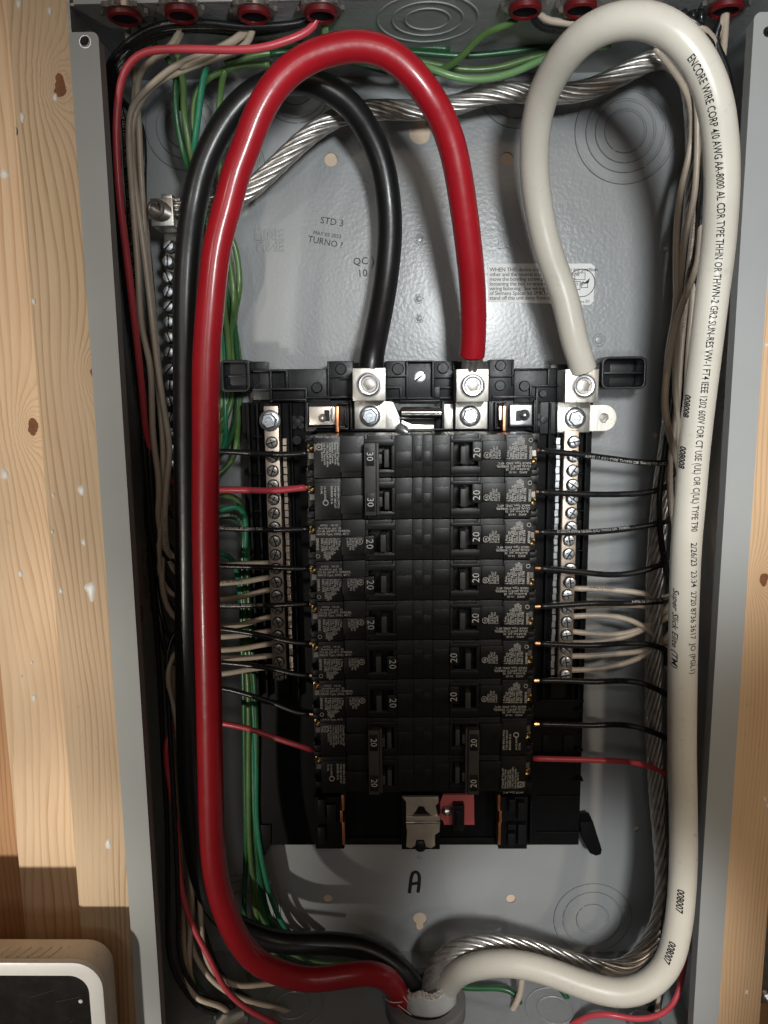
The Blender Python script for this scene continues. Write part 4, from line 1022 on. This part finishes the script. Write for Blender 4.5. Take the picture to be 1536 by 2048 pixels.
for j in range(5):
    pts = []
    for i in range(60):
        a = -pi+pi*i/59; rr = JR-.0006*j
        pts.append(Vector((JX+rr*cos(a), JY+rr*sin(a)*JS, rim+jtop(a)+.0006+j*.0008+.0004*sin(i*1.9+j))))
    g.tube(pts, .00026, 4)
for j in range(60):
    a = -pi+pi*random.random(); p0 = Vector((JX+JR*cos(a), JY+JR*sin(a)*JS, rim+jtop(a)))
    g.tube([p0, p0+Vector((random.uniform(-.0012, .0012), random.uniform(-.001, .001), random.uniform(.002, .0046)))], .00016, 4)
for j in range(14):
    a = -pi+pi*random.random(); p0 = Vector((JX+JR*cos(a), JY+JR*sin(a)*JS, rim+jtop(a)))
    g.tube([p0, p0+Vector((random.uniform(-.004, .004), random.uniform(-.002, .001), random.uniform(.001, .005)))], .00013, 4)
tag(g.build('frayed_yarn', 'thread', jk), kind='stuff')
for pts in ([(802, 1985, .066), (812, 2000, .07), (820, 2010, .066)], [(770, 1998, .070), (785, 2005, .075), (805, 2004, .072)], [(796, 2010, .075), (812, 2022, .076), (822, 2030, .074)]):
    G().tube(curve(PP(pts), .001), .0003, 5).build('yarn_end', 'thread', jk)

# =================================================================== WIRES
RW = .00172
wires = []
def wire(color, pts, label, r=RW, group=None, print_=None, tip=None, name='wire', step=.004, sm=3):
    c = curve([P(*p) if not isinstance(p, Vector) else p for p in pts], step, sm)
    o = G().tube(c, r, 10).build(name, color, loc=c[0], smooth=179)
    tag(o, label, 'wire', group)
    if tip:
        d = (c[0]-c[1]).normalized(); G().tube([c[0]-d*.001, c[0]+d*tip], r*.72, 8).build('bare_tip', 'copper_w', o)
    if print_:
        g = G(); s, size, a, off = print_
        text_tube(g, s, size, c, r, a, lambda p: (toCam(p)+Vector((0, 0, off))).normalized()); g.build('wire_print', 'ink_white' if 'black' in color or 'green' in color else 'ink', o, smooth=0)
    wires.append(o); return c
def up_left(px, py, k):       # from the left bundle up to the black wires entering connector 4
    x = 232+ (k*13) % 60
    return [(px-20, py-60, .045), (min(300, px-40)-k*3, py-170, .040+.004*(k % 4)), (262+k*6, 620, .045), (232+k*7, 420, .050), (214+k*7, 270, .055), (216+k*6, 170, .060)]
TH = 'THHN OR THWN-2 GR2 AWG 12 VW-1'
Tx = .041
# left column hot wires
gl = 'wires landing on the left column of breakers'
B4 = [(250+i*0, 0, 0) for i in range(1)]
def blacktop(k):
    rj = random.Random(k); yo = k*7+rj.uniform(-2, 2); J = lambda a: a+rj.uniform(-3.5, 3.5)
    return [(209+k*5, 150+yo, .070), (232+k*4, J(104+yo), .076), (270, J(72+yo), .080-.003*k), (312, J(52+yo*.9), .084-.004*k), (365, J(44+yo*.7), .085-.004*k), (430, J(46+yo*.6), .085-.003*k), (480, J(51+yo*.5), .084-.003*k), (545, J(53+yo*.3), .084-.002*k), (600, 46+yo*.1, .083), (628, 38, .083), Vector((conn[3].x-.002+.001*k, conn[3].y, zt+.004))]
wire('w_black', [(618, 906, .050), (600, 907, .050), (560, 909, .048), (500, 906, .046), (450, 903, .044), (400, 902, .040), (352, 890, .038), (320, 850, .042), (290, 740, .048), (262, 620, .050), (240, 480, .055), (222, 330, .06), (212, 220, .066)]+blacktop(0),
     'black wire into the upper pole of the double 30 amp breaker', tip=.003, group=gl, r=.0019)
wire('w_red', [(612, 975, .050), (590, 977, .050), (540, 982, .048), (500, 980, .047), (455, 979, .046), (400, 980, .040), (352, 970, .038), (318, 938, .044), (295, 880, .050), (284, 780, .058), (270, 650, .066), (252, 500, .074), (240, 400, .080), (233, 290, .084), (236, 200, .087), (246, 148, .089), (270, 112, .090), (300, 101, .090), (350, 98, .090), (420, 99, .090), (480, 100, .089), (530, 95, .088), (580, 79, .087), (615, 65, .086), (632, 50, .085), (637, 38, .084), Vector((conn[3].x-.001, conn[3].y, zt+.004))],
     'bright red wire sweeping from the top down into the double 30 amp breaker', tip=.003, r=.0021, group=gl)
rows = [(1058, 1060, 1057), (1137, 1135, 1132), (1208, 1211, 1212), (1287, 1275, 1258), (1351, 1337, 1325), (1428, 1405, 1376)]
for i, (ye, ym, yo) in enumerate(rows):
    nm_ = f'black wire into the {ords[i+1]} single breaker of the left column' if i < 5 else 'black wire into the upper pole of the bottom left double breaker'
    pts = [(619, ye, .050), (600, ye, .050), (545, ym, .048), (500, (ym+yo)/2, .046), (445, yo, .044), (400, yo-4, .040), (355, yo-16-i*5, .038), (325+i*2, yo-60, .040+.003*(i % 3))]
    if i < 4: pts += [(312-i*5, yo-190, .045), (298-i*3, 820-10*i, .050), (270-4*i, 640, .052), (246-5*i+(i % 2)*8, 450, .056), (228+i*3, 300, .060), (216+i*3, 220, .064)]+blacktop(1+i)
    else: pts += [(312, 1150, .035), (305+i*3, 900, .032), (290+i*4, 650, .03), (268+i*4, 400, .03), (258+i*5, 250, .04)]+blacktop(4)
    wire('w_black', pts, nm_, tip=.0035, group=gl, print_=('MFG '+TH, .0022, .03, .3) if i in (0, 2) else None)
wire('w_red', [(625, 1500, .048), (614, 1496, .050), (600, 1492, .050), (545, 1474, .048), (500, 1458, .047), (447, 1447, .046), (400, 1443, .042), (358, 1447, .042), (338, 1463, .050), (332, 1505, .056), (340, 1570, .058), (352, 1640, .060), (356, 1710, .062), (363, 1775, .064), (377, 1830, .066), (395, 1872, .068), (413, 1905, .070), (430, 1940, .072), (450, 1977, .072), (486, 2012, .072), (540, 2042, .070), (580, 2062, .068)],
     'red wire into the bottom left double breaker, dropping down the left side', r=.0019, group=gl)
# left neutral wires
ln = [(1126, 1127, 1130), (1154, 1162, 1166), (1179, 1190, 1200), (1233, 1246, 1254), (1262, 1268, 1274), (1287, 1295, 1300), (1311, 1316, 1316), (1334, 1338, 1348)]
tanup = [[(352, 1120, .040), (330, 1095, .045), (316, 1050, .050), (318, 970, .052), (306, 870, .054), (300, 729, .056), (283, 655, .058), (276, 540, .06), (264, 380, .062), (258, 280, .062), (262, 215, .064), (300, 172, .066), (361, 125, .068), (413, 108, .070), (450, 90, .074), (489, 64, .080), Vector((conn[2].x-.003, conn[2].y, zt+.004))],
         [(356, 1152, .040), (338, 1118, .044), (330, 1060, .048), (334, 960, .050), (340, 900, .050), (327, 812, .052), (313, 712, .054), (300, 600, .056), (288, 500, .058), (274, 400, .060), (263, 310, .060), (270, 225, .060), (309, 168, .062), (361, 143, .064), (400, 127, .066), (452, 109, .070), (500, 84, .078), Vector((conn[2].x, conn[2].y, zt+.004))],
         [(357, 1195, .040), (330, 1175, .046), (318, 1130, .050), (322, 1010, .048), (326, 900, .046), (316, 770, .046), (302, 640, .048), (290, 480, .050), (281, 330, .052), (277, 240, .054), (273, 180, .056), (282, 136, .062), (318, 113, .066), (348, 86, .072), (361, 60, .076), Vector((conn[1].x, conn[1].y, zt+.004))],
         [(357, 1241, .040), (338, 1222, .045), (324, 1172, .050), (326, 1080, .044), (332, 950, .042), (322, 800, .042), (306, 640, .042), (292, 460, .044), (279, 330, .046), (276, 240, .046), (270, 150, .060), (258, 80, .070), (253, 50, .076), Vector((conn[0].x, conn[0].y, zt+.004))]]
tandn = [[(356, 1300, .040), (338, 1325, .048), (338, 1380, .050), (352, 1430, .050), (360, 1520, .050), (372, 1640, .052), (382, 1740, .054), (384, 1830, .056), (379, 1900, .058), (381, 1955, .060), (394, 1985, .060), (430, 2010, .058)],
         [(350, 1305, .040), (344, 1340, .042), (350, 1420, .044), (362, 1520, .046), (380, 1640, .048), (394, 1740, .052), (401, 1809, .056), (403, 1864, .060), (416, 1926, .064), (438, 1955, .066), (474, 1972, .066), (529, 1968, .062), (600, 1960, .056)],
         [(350, 1330, .040), (346, 1380, .042), (358, 1480, .044), (372, 1620, .046), (380, 1760, .048), (378, 1850, .050), (388, 1906, .054), (420, 1956, .058), (456, 1985, .060), (492, 2000, .060), (547, 2014, .058), (590, 2028, .056), (622, 2052, .054)],
         [(350, 1360, .040), (342, 1420, .044), (350, 1560, .048), (360, 1700, .052), (366, 1850, .056), (370, 1930, .062), (380, 1981, .066), (396, 2001, .068), (424, 2006, .068), (449, 2016, .066), (464, 2036, .062), (468, 2065, .06)]]
gn = 'off white neutral wires on the left neutral bar'
nl = ['topmost', 'second', 'third', 'fourth', 'fifth', 'sixth', 'seventh', 'lowest']
for i, (ye, ym, yo) in enumerate(ln):
    tail = tanup[i] if i < 4 else tandn[i-4]
    wire('w_white', [(546, ye, .030), (532, ye, .031), (500, ym, .033), (445, yo, .036), (400, yo+2, .038)]+tail,
         f'off white wire on the left neutral bar, {nl[i]} of the eight that cross the gap', r=.0019, group=gn, print_=(TH+' '+TH, .0024, .02, .4) if i in (1,) else None)
# more loose bundle wires in the left gutter
gx = 'loose wires in the left gutter'
wire('w_black', [(467, 2034, .06), (452, 2030, .062), (437, 2028, .064), (401, 2017, .066), (375, 1988, .068), (350, 1948, .070), (337, 1900, .070), (336, 1800, .066), (334, 1650, .060), (326, 1500, .052), (318, 1330, .046), (306, 1180, .046), (297, 1057, .048), (290, 900, .05), (268, 700, .052), (238, 480, .056), (216, 300, .06)]+blacktop(2), 'black wire hugging the left wall down to the lower left loop', group=gx)
wire('w_black', [(475, 2024, .06), (456, 2003, .062), (412, 1992, .064), (379, 1962, .066), (359, 1904, .068), (357, 1809, .066), (350, 1650, .062), (342, 1500, .056), (336, 1380, .050), (333, 1330, .048), (340, 1285, .044), (354, 1256, .040), (380, 1250, .038)], 'black wire curling at the lower left, inner of the pair', group=gx)
wire('w_black', [(357, 1192, .040), (331, 1163, .046), (317, 1128, .050), (302, 1065, .052), (293, 960, .052), (280, 800, .050), (255, 620, .052), (232, 420, .056), (222, 300, .06), (222, 210, .064)]+blacktop(1), 'black wire along the left bundle, curving in beside the certification label', group=gx)
wire('w_black', [(357, 1126, .040), (330, 1117, .046), (313, 1085, .050), (306, 1030, .052), (300, 930, .050), (292, 800, .046), (276, 640, .046), (262, 470, .046), (252, 330, .048), (246, 230, .052)]+blacktop(3), 'black wire with faint print in the middle of the left bundle', group=gx, print_=(TH+'  '+TH+'  '+TH, .0024, .16, 0))
wire('w_dkgreen', [(365, 1760, .050), (363, 1800, .052), (365, 1857, .054), (372, 1904, .056), (384, 1950, .058), (410, 1990, .058), (440, 2040, .056)], 'dark green wire among the lower left bundle', group=gx)
wire('w_black', [(372, 1650, .03), (384, 1740, .034), (400, 1830, .040), (420, 1900, .044), (450, 1960, .046), (500, 2000, .046), (560, 2030, .046)], 'dark wire low in the left corner under the red cable', group=gx)

# greens, left
gg = 'green ground wires beside the red cable'
def green(col, pts, lab_, r=.0019, **k): wire(col, pts, lab_, r=r, group=gg, name='ground_wire', **k)
green('w_green', [(356, 108, 0.07), (362, 140, 0.064), (369, 180, 0.058), (366, 215, 0.052), (372, 250, 0.048), (380, 300, 0.046), (398, 360, 0.034), (430, 420, 0.028), (462, 470, 0.026), (476, 520, 0.024), (479, 583, 0.024), (468, 640, 0.012), (478, 710, 0.0055), (481, 785, 0.0055), (476, 844, 0.012), (473, 893, 0.022), (467, 918, 0.022), (451, 938, 0.024), (432, 953, 0.026), (400, 960, 0.03), (360, 955, 0.032), (345, 940, 0.032)], 'olive green wire from the top left, outermost of the loops above the left wing')
green('w_green', [(540, 128, 0.06), (499, 130, 0.058), (452, 139, 0.056), (412, 158, 0.054), (390, 190, 0.05), (386, 240, 0.046), (392, 300, 0.04), (405, 370, 0.03), (430, 440, 0.026), (452, 490, 0.026), (462, 540, 0.026), (469, 600, 0.026), (463, 660, 0.012), (466, 720, 0.0055), (467, 789, 0.0055), (457, 824, 0.0055), (443, 856, 0.012), (425, 880, 0.03), (390, 900, 0.032), (350, 890, 0.032)], 'olive green wire bending over a corner at the top, then second in the loops')
green('w_teal', [(420, 112, 0.064), (410, 140, 0.06), (403, 175, 0.056), (399, 210, 0.053), (393, 260, 0.05), (388, 300, 0.045), (396, 370, 0.032), (420, 450, 0.026), (440, 540, 0.026), (446, 640, 0.012), (450, 720, 0.0055), (450, 790, 0.0055), (451, 865, 0.012), (450, 890, 0.026), (430, 915, 0.03), (390, 925, 0.032), (350, 918, 0.032)], 'bright teal green wire dropping behind the top of the black cable')
green('w_green', [(450, 138, 0.058), (444, 160, 0.052), (440, 200, 0.046), (434, 260, 0.04), (440, 330, 0.03), (452, 410, 0.026), (456, 520, 0.025), (448, 600, 0.024), (456, 680, 0.012), (459, 789, 0.0055), (451, 813, 0.0055), (436, 838, 0.012), (410, 860, 0.03), (360, 860, 0.032)], 'olive green wire seen in the gap between black and red cables')
green('w_ltgreen', [(440, 300, 0.032), (444, 420, 0.028), (440, 520, 0.028), (437, 640, 0.012), (442, 740, 0.0055), (443, 800, 0.0055), (445, 870, 0.012), (436, 905, 0.028), (410, 930, 0.03)], 'lighter green wire pressed against the right edge of the red cable')
green('w_dkgreen', [(357, 112, 0.062), (352, 160, 0.054), (352, 230, 0.048), (368, 310, 0.044), (392, 380, 0.03), (420, 460, 0.026), (448, 560, 0.024), (470, 660, 0.012), (476, 760, 0.0055), (470, 850, 0.012), (450, 900, 0.024), (436, 912, 0.026)], 'dark green wire at the back of the upper left bundle')
green('w_green', [(400, 1010, 0.034), (438, 992, 0.03), (461, 988, 0.028), (479, 1000, 0.026), (489, 1029, 0.024), (494, 1070, 0.022), (497, 1150, 0.02), (500, 1300, 0.022), (502, 1450, 0.022), (499, 1600, 0.022), (504, 1736, 0.022), (516, 1842, 0.02), (545, 1905, 0.018), (620, 1935, 0.02), (700, 1925, 0.024)], 'olive green wire arching out below the red wire, then down')
green('w_teal', [(400, 1030, 0.034), (440, 1021, 0.032), (453, 1018, 0.031), (468, 1009, 0.03), (482, 1012, 0.028), (492, 1035, 0.026), (492, 1080, 0.024), (490, 1150, 0.02), (494, 1300, 0.022), (504, 1450, 0.022), (508, 1600, 0.022), (517, 1736, 0.022), (530, 1828, 0.02), (560, 1890, 0.018), (620, 1925, 0.02)], 'teal wire arching out at the middle of the red cable, then down the tray edge')
green('w_dkgreen', [(400, 1040, 0.034), (440, 1034, 0.031), (461, 1029, 0.029), (480, 1036, 0.027), (488, 1060, 0.024), (486, 1110, 0.022), (484, 1250, 0.022), (488, 1400, 0.022), (490, 1550, 0.022), (492, 1700, 0.022), (489, 1831, 0.02), (500, 1900, 0.018)], 'dark green wire with white print arching out just under the teal one', print_=('E-FLEX AWG 12 SOL', .0024, .012, .6))
green('w_teal', [(400, 1112, 0.034), (432, 1104, 0.032), (448, 1106, 0.03), (466, 1118, 0.028), (476, 1150, 0.024), (484, 1220, 0.02), (500, 1350, 0.022), (512, 1500, 0.022), (514, 1650, 0.022), (530, 1750, 0.022), (548, 1812, 0.02), (575, 1862, 0.018), (620, 1900, 0.018)], 'teal wire in the lower arch near the white wires, fanning out at the bottom')
green('w_dkgreen', [(494, 1060, 0.02), (498, 1200, 0.022), (508, 1350, 0.023), (514, 1500, 0.022), (509, 1620, 0.022), (521, 1760, 0.022), (546, 1850, 0.019), (590, 1900, 0.018)], 'dark green wire straight down along the black tray')
green('w_green', [(486, 1080, 0.02), (490, 1250, 0.022), (497, 1400, 0.024), (497, 1560, 0.024), (500, 1700, 0.024), (512, 1790, 0.022), (536, 1860, 0.02), (570, 1910, 0.018)], 'olive green wire nearest the red cable in the lower left')
wire('w_dkgreen', [(560, 118, .03), (640, 112, .03), (720, 128, .03), (800, 148, .03), (833, 130, .03)], 'dark green wire behind the red arch at the top', group='green wires across the top of the box', name='ground_wire')
gt_ = 'green wires across the top of the box'
wire('w_ltgreen', [Vector((conn[3].x+.003, conn[3].y, zt+.004)), (652, 42, .080), (649, 66, .076), (655, 90, .060), (700, 118, .050), (780, 128, .05), (830, 127, .055), (865, 138, .058), (893, 150, .058), (943, 160, .056), (993, 155, .054), (1038, 141, .052), (1083, 120, .05), (1140, 100, .045), (1220, 92, .04)], 'light green wire crossing from the fourth connector behind the red arch to the white loop', r=.0021, group=gt_, name='ground_wire')
wire('w_green', [Vector((conn[4].x, conn[4].y, zt+.004)), (1045, 30, .082), (1028, 47, .080), (978, 60, .076), (953, 80, .070), (923, 115, .062), (888, 138, .055), (860, 150, .05)], 'olive green wire swooping down from the connector left of the white loop', r=.0019, group=gt_, name='ground_wire')
for k, (c_, pts) in enumerate([('w_dkgreen', [(540, 108, .05), (620, 100, .045), (720, 96, .04), (830, 105, .04), (930, 112, .04), (1048, 100, .04), (1100, 92, .04), (1160, 88, .04)]), ('w_green', [(450, 128, .05), (520, 108, .05), (600, 104, .045), (700, 112, .04), (833, 122, .04), (933, 140, .04), (1000, 135, .04), (1048, 120, .04), (1120, 102, .04), (1200, 96, .04)]),
                               ('w_dkgreen', [(420, 118, .06), (470, 100, .055), (540, 90, .05), (640, 88, .05), (760, 90, .04), (900, 98, .04)]), ('w_green', [(413, 105, .066), (440, 92, .07), (480, 72, .076), (500, 50, .080)])]):
    wire(c_, pts, ['dark green wire, upper one behind the two arches', 'olive green wire, lower one behind the two arches', 'dark green wire in the shade under the red wire at the top', 'short green wire rising to the third connector'][k], group=gt_, name='ground_wire', r=.0019)
wire('w_green', [Vector((conn[0].x+.003, conn[0].y, zt+.004)), (262, 40, .078), (276, 52, .074), (300, 80, .06), (330, 110, .05), (356, 150, .045), (362, 220, .045)], 'green wire leaving the top left connector behind the black wires', group=gt_, name='ground_wire')
wire('w_white', [Vector((conn[1].x+.004, conn[1].y, zt+.004)), (366, 40, .078), (362, 70, .074), (350, 92, .07), (322, 112, .066), (290, 130, .062), (272, 155, .058), (270, 250, .05), (284, 400, .048), (300, 560, .046), (318, 750, .044), (330, 900, .04), (336, 1010, .036)], 'off white wire from the second connector down behind the red wire', r=.0019, group=gx)
wire('w_white', [Vector((conn[2].x-.002, conn[2].y, zt+.003)), (500, 60, .08), (480, 74, .078), (455, 88, .074), (420, 110, .07), (361, 134, .066)], 'bright off white wire slanting down from the third connector', r=.0022, group=gx)

# right column hot wires
gr = 'wires landing on the right column of breakers'
rr_ = [[(1077, 901), (1100, 903), (1150, 908), (1200, 914), (1260, 922), (1310, 926), (1350, 922)],
       [(1076, 984), (1110, 986), (1160, 988), (1200, 989), (1260, 988), (1300, 984), (1345, 968)],
       [(1076, 1064), (1110, 1065), (1160, 1065), (1200, 1063), (1250, 1058), (1300, 1050), (1345, 1038)],
       [(1080, 1137), (1120, 1140), (1170, 1145), (1220, 1150), (1270, 1146), (1310, 1134), (1345, 1118)],
       [(1080, 1213), (1130, 1210), (1190, 1206), (1240, 1207), (1290, 1204), (1345, 1197)],
       [(1080, 1287), (1130, 1290), (1190, 1291), (1240, 1287), (1290, 1287), (1318, 1294), (1345, 1306)],
       [(1078, 1361), (1130, 1361), (1190, 1364), (1240, 1361), (1285, 1366), (1320, 1382), (1345, 1396)],
       [(1078, 1448), (1130, 1449), (1180, 1451), (1240, 1449), (1290, 1458), (1320, 1471), (1345, 1482)]]
for i, p in enumerate(rr_):
    dd = [.050, .050, .049, .048, .047, .046, .045, .045]
    pts = [(x, y, .050-.012*min(1, j/6)) for j, (x, y) in enumerate(p)]
    x, y = p[-1]
    if i in (0, 1, 2, 3):
        pts += [(x+22, y-60, .036), (1384-i*3, y-220, .034+.004*i), (1396, 560, .038), (1408-i*4, 420, .044), (1420+i*3, 300, .05), (1446+i*5, 220, .07), (1440+i*4, 130, .078), (1425, 70, .082), (1448, 40, .082), Vector((conn[6].x-.002+.001*i, conn[6].y, zt+.004))]
    elif i == 4:
        pts += [(1362, 1120, .04), (1370, 980, .04), (1388, 700, .04), (1400, 450, .05), (1425, 220, .07), (1430, 100, .08), (1400, 50, .085), (1368, 30, .085), (1300, 40, .07), (1180, 66, .07), (1118, 62, .078), (1068, 50, .082), Vector((conn[4].x+.002, conn[4].y, zt+.004))]
    else:
        pts += [(1356, y+70, .034), (1350-i, 1600, .036), (1346, 1700, .040), (1346-i, 1790, .044), (1335, 1880, .050), (1325, 1950, .054), (1318, 2010, .056), (1312-(i-5)*8, 2070, .056)]
    lab_ = f'black wire into the {ords[i+1]} single breaker of the right column' if i < 7 else 'black wire into the upper pole of the bottom right double breaker'
    wire('w_black', pts, lab_, group=gr, tip=.0035, r=.0019, print_={0: ('AWG 12 (UL) TYPE THWN OR THHN OR GR2 VW-1', .0026, .030, -.3), 2: ('E123774 AWG 12 SOL (UL) THHN OR THWN', .0024, .012, .5), 4: ('AWG 12 THHN OR THWN-2 VW-1', .0024, .06, .5)}.get(i))
wire('w_red', [(1066, 1517, .048), (1080, 1517, .050), (1110, 1518, .048), (1160, 1519, .046), (1210, 1521, .044), (1260, 1524, .042), (1300, 1533, .040), (1340, 1552, .038), (1365, 1580, .034), (1376, 1650, .034), (1382, 1750, .038), (1378, 1850, .046), (1368, 1930, .058), (1360, 1975, .066), (1345, 2012, .072), (1318, 2031, .076), (1283, 2038, .078), (1242, 2034, .078), (1210, 2027, .076), (1181, 2031, .072), (1150, 2045, .068), (1120, 2066, .064)],
     'red wire from the bottom right double breaker, curling up again at the lower right', r=.0019, group=gr)
# right neutrals
rn = [[(1147, 1177), (1190, 1178), (1240, 1181), (1290, 1187), (1345, 1196)], [(1143, 1213), (1190, 1211), (1250, 1210), (1300, 1212), (1345, 1225)],
      [(1140, 1233), (1180, 1231), (1220, 1232), (1265, 1241), (1300, 1262), (1335, 1292)], [(1138, 1262), (1180, 1267), (1240, 1269), (1290, 1255), (1318, 1232), (1345, 1205)],
      [(1136, 1286), (1180, 1285), (1240, 1277), (1290, 1258), (1322, 1243), (1350, 1222)], [(1136, 1312), (1180, 1312), (1240, 1307), (1290, 1302), (1335, 1292)], [(1134, 1340), (1180, 1339), (1230, 1332), (1275, 1318), (1305, 1300), (1345, 1262)]]
tb = [[(1366, 1120, .036), (1362, 960, .038), (1348, 903, .042), (1337, 863, .048), (1329, 817, .052), (1331, 769, .052), (1337, 701, .050), (1352, 615, .048), (1352, 520, .046), (1355, 432, .044), (1363, 374, .042), (1375, 325, .042), (1384, 276, .044), (1384, 232, .048), (1379, 196, .052), (1361, 161, .056), (1334, 124, .060), (1310, 95, .064)],
      [(1368, 1100, .034), (1360, 950, .040), (1332, 830, .044), (1334, 742, .052), (1343, 693, .054), (1356, 634, .056), (1375, 581, .056), (1394, 530, .054), (1402, 450, .05), (1404, 330, .05), (1410, 220, .06), (1420, 120, .07), (1435, 70, .08), Vector((conn[6].x+.003, conn[6].y, zt+.004))],
      [(1356, 1200, .034), (1366, 1050, .036), (1360, 900, .038), (1350, 760, .040), (1356, 613, .044), (1361, 545, .046), (1366, 500, .048), (1374, 455, .050), (1386, 408, .050), (1393, 350, .050), (1395, 276, .052), (1395, 230, .054), (1391, 180, .058), (1375, 140, .06)],
      [(1372, 1080, .036), (1372, 900, .038), (1374, 760, .036), (1388, 600, .04), (1402, 400, .046), (1420, 250, .06), (1440, 150, .074), (1434, 90, .080), (1418, 64, .084), (1384, 46, .085), (1300, 52, .07), (1200, 58, .072), (1158, 47, .080), (1118, 44, .082), (1078, 38, .083), Vector((conn[4].x+.004, conn[4].y, zt+.004))],
      [(1376, 1100, .034), (1378, 900, .034), (1382, 700, .036), (1398, 500, .04), (1412, 300, .05), (1416, 180, .06), (1400, 110, .07), (1360, 70, .07), (1200, 55, .075), Vector((conn[5].x, conn[5].y, zt+.004))],
      [(1356, 1330, .036), (1348, 1420, .036), (1340, 1530, .040), (1338, 1600, .042), (1345, 1700, .042), (1350, 1820, .044), (1340, 1900, .05), (1322, 1960, .056), (1314, 2020, .058), (1314, 2070, .058)],
      [(1362, 1180, .034), (1374, 1000, .034), (1376, 850, .034), (1380, 700, .034), (1392, 500, .038), (1405, 350, .046), (1425, 200, .060), (1445, 120, .074), (1450, 60, .082), Vector((conn[6].x, conn[6].y, zt+.004))]]
nr = ['topmost', 'second', 'third', 'fourth', 'fifth', 'sixth', 'lowest']
for i, p in enumerate(rn):
    wire('w_white', [(x, y, .031+.0015*j) for j, (x, y) in enumerate(p)]+tb[i], f'off white wire on the right neutral bar, {nr[i]} of the seven at the bar', r=.0019, group='off white neutral wires on the right neutral bar',
         print_=(('AWG 12 THHN', .0024, .01, .6) if i == 0 else None))
# right gutter extras
gz = 'loose wires in the right gutter'
wire('w_black', [(1345, 1700, .05), (1345, 1800, .052), (1335, 1880, .054), (1320, 1960, .056), (1300, 2030, .056), (1295, 2070, .056)], 'glossy black wire down the lower right behind the white cable', group=gz, r=.0026)
wire('w_black', [(1352, 1480, .05), (1340, 1600, .044), (1340, 1700, .044), (1336, 1800, .048), (1318, 1880, .052), (1290, 1935, .054), (1230, 1975, .052), (1150, 1985, .05)], 'black wire along the aluminium ground cable at the lower right', group=gz, r=.0024)
for k in range(5):
    dx = k*9
    wire('w_black', [(1330+dx*.4, 1330, .030), (1345+dx*.5, 1180, .028), (1352+dx*.6, 1000, .026), (1362+dx*.6, 820, .026), (1374+dx*.6, 640, .028), (1392+dx*.7, 460, .034), (1408+dx, 330, .044), (1424+dx, 240, .056), (1420+dx, 150, .070), (1385+dx*1.2, 85, .078), (1350+dx*1.4, 45+k*4, .082), (1330+dx*2, 20, .085)],
         ['innermost', 'second', 'middle', 'fourth', 'outermost'][k]+' black wire of the bundle at the top right behind the white loop', group='black wires bundled in the top right corner', r=.0019)
wire('w_white', [(1400, 170, .058), (1404, 260, .052), (1399, 350, .046), (1388, 450, .044), (1378, 540, .042), (1368, 640, .040), (1360, 740, .038), (1352, 840, .038), (1340, 930, .04), (1345, 1030, .04), (1366, 1120, .036)], 'off white wire lying over the aluminium ground cable on the right', r=.0019, group=gz, print_=(TH+'   '+TH, .0024, .05, .2))
wire('w_black', [(1408, 200, .056), (1400, 290, .046), (1386, 390, .040), (1374, 490, .038), (1362, 600, .036), (1352, 700, .036), (1342, 800, .036), (1330, 900, .036), (1318, 1000, .040), (1328, 1120, .040), (1350, 1200, .036)], 'black wire spiralling over the aluminium ground cable on the right', r=.0019, group=gz)
wire('w_white', [(1398, 300, .04), (1396, 420, .04), (1392, 520, .042), (1384, 620, .044), (1376, 720, .044), (1372, 830, .042), (1368, 940, .042), (1366, 1040, .040), (1368, 1140, .036), (1362, 1250, .034)], 'off white wire half hidden along the left edge of the cream cable', r=.0019, group=gz)
wire('w_dkgreen', [(1472, 420, .05), (1480, 436, .06), (1476, 450, .07), (1484, 458, .072)], 'tiny crumpled dark green wire end near the right flange', group=gz, name='ground_wire')
wire('w_green', [(905, 1888, .05), (960, 1880, .05), (1020, 1882, .05), (1060, 1890, .05), (1100, 1900, .048), (1145, 1915, .046), (1190, 1945, .046), (1220, 1990, .046)], 'dark green wire peeping above the white cable at the bottom', r=.0023, group='green wires at the bottom of the box', name='ground_wire', print_=('AWG 10 SOL THHN', .0026, .04, .4))
gbm = 'green wires at the bottom of the box'
wire('w_dkgreen', [(905, 1972, .04), (937, 1976, .042), (980, 1976, .044), (1012, 1977, .046), (1034, 1988, .048), (1043, 2015, .05), (1032, 2048, .05), (1020, 2075, .05)], 'dark green wire curving down right of the conduit', r=.0021, group=gbm, name='ground_wire')
wire('w_dkgreen', [(1120, 1975, .042), (1136, 1992, .044), (1140, 2020, .046), (1138, 2048, .046), (1134, 2075, .046)], 'short dark green wire below the white cable', r=.0021, group=gbm, name='ground_wire')
wire('w_white', [(1043, 1948, .05), (1043, 1981, .052), (1030, 2012, .054), (1008, 2046, .056), (995, 2075, .056)], 'off white wire hanging below the white cable at the bottom', r=.0022, group=gz)
wire('w_white', [(1316, 1990, .052), (1320, 2020, .052), (1322, 2050, .052), (1322, 2080, .052)], 'short off white wire standing at the lower right corner', r=.0022, group=gz)
wire('w_green', [(560, 1900, .02), (620, 1921, .022), (680, 1926, .024), (740, 1918, .024), (800, 1912, .024)], 'green wire lying between black and red cables at the bottom', group=gbm, name='ground_wire')
wire('w_dkgreen', [(600, 1910, .02), (660, 1930, .022), (720, 1932, .022), (790, 1925, .022)], 'dark green wire lying lower between black and red cables at the bottom', group=gbm, name='ground_wire')
wire('w_green', [(495, 1945, .03), (505, 1975, .036), (512, 2000, .04), (522, 2040, .04)], 'thin green wire dropping under the red cable at the bottom left', group=gbm, name='ground_wire', r=.0014)
print('objects', len(bpy.data.objects), 'tris~', sum(len(o.data.polygons) for o in bpy.data.objects if o.type == 'MESH')*2)
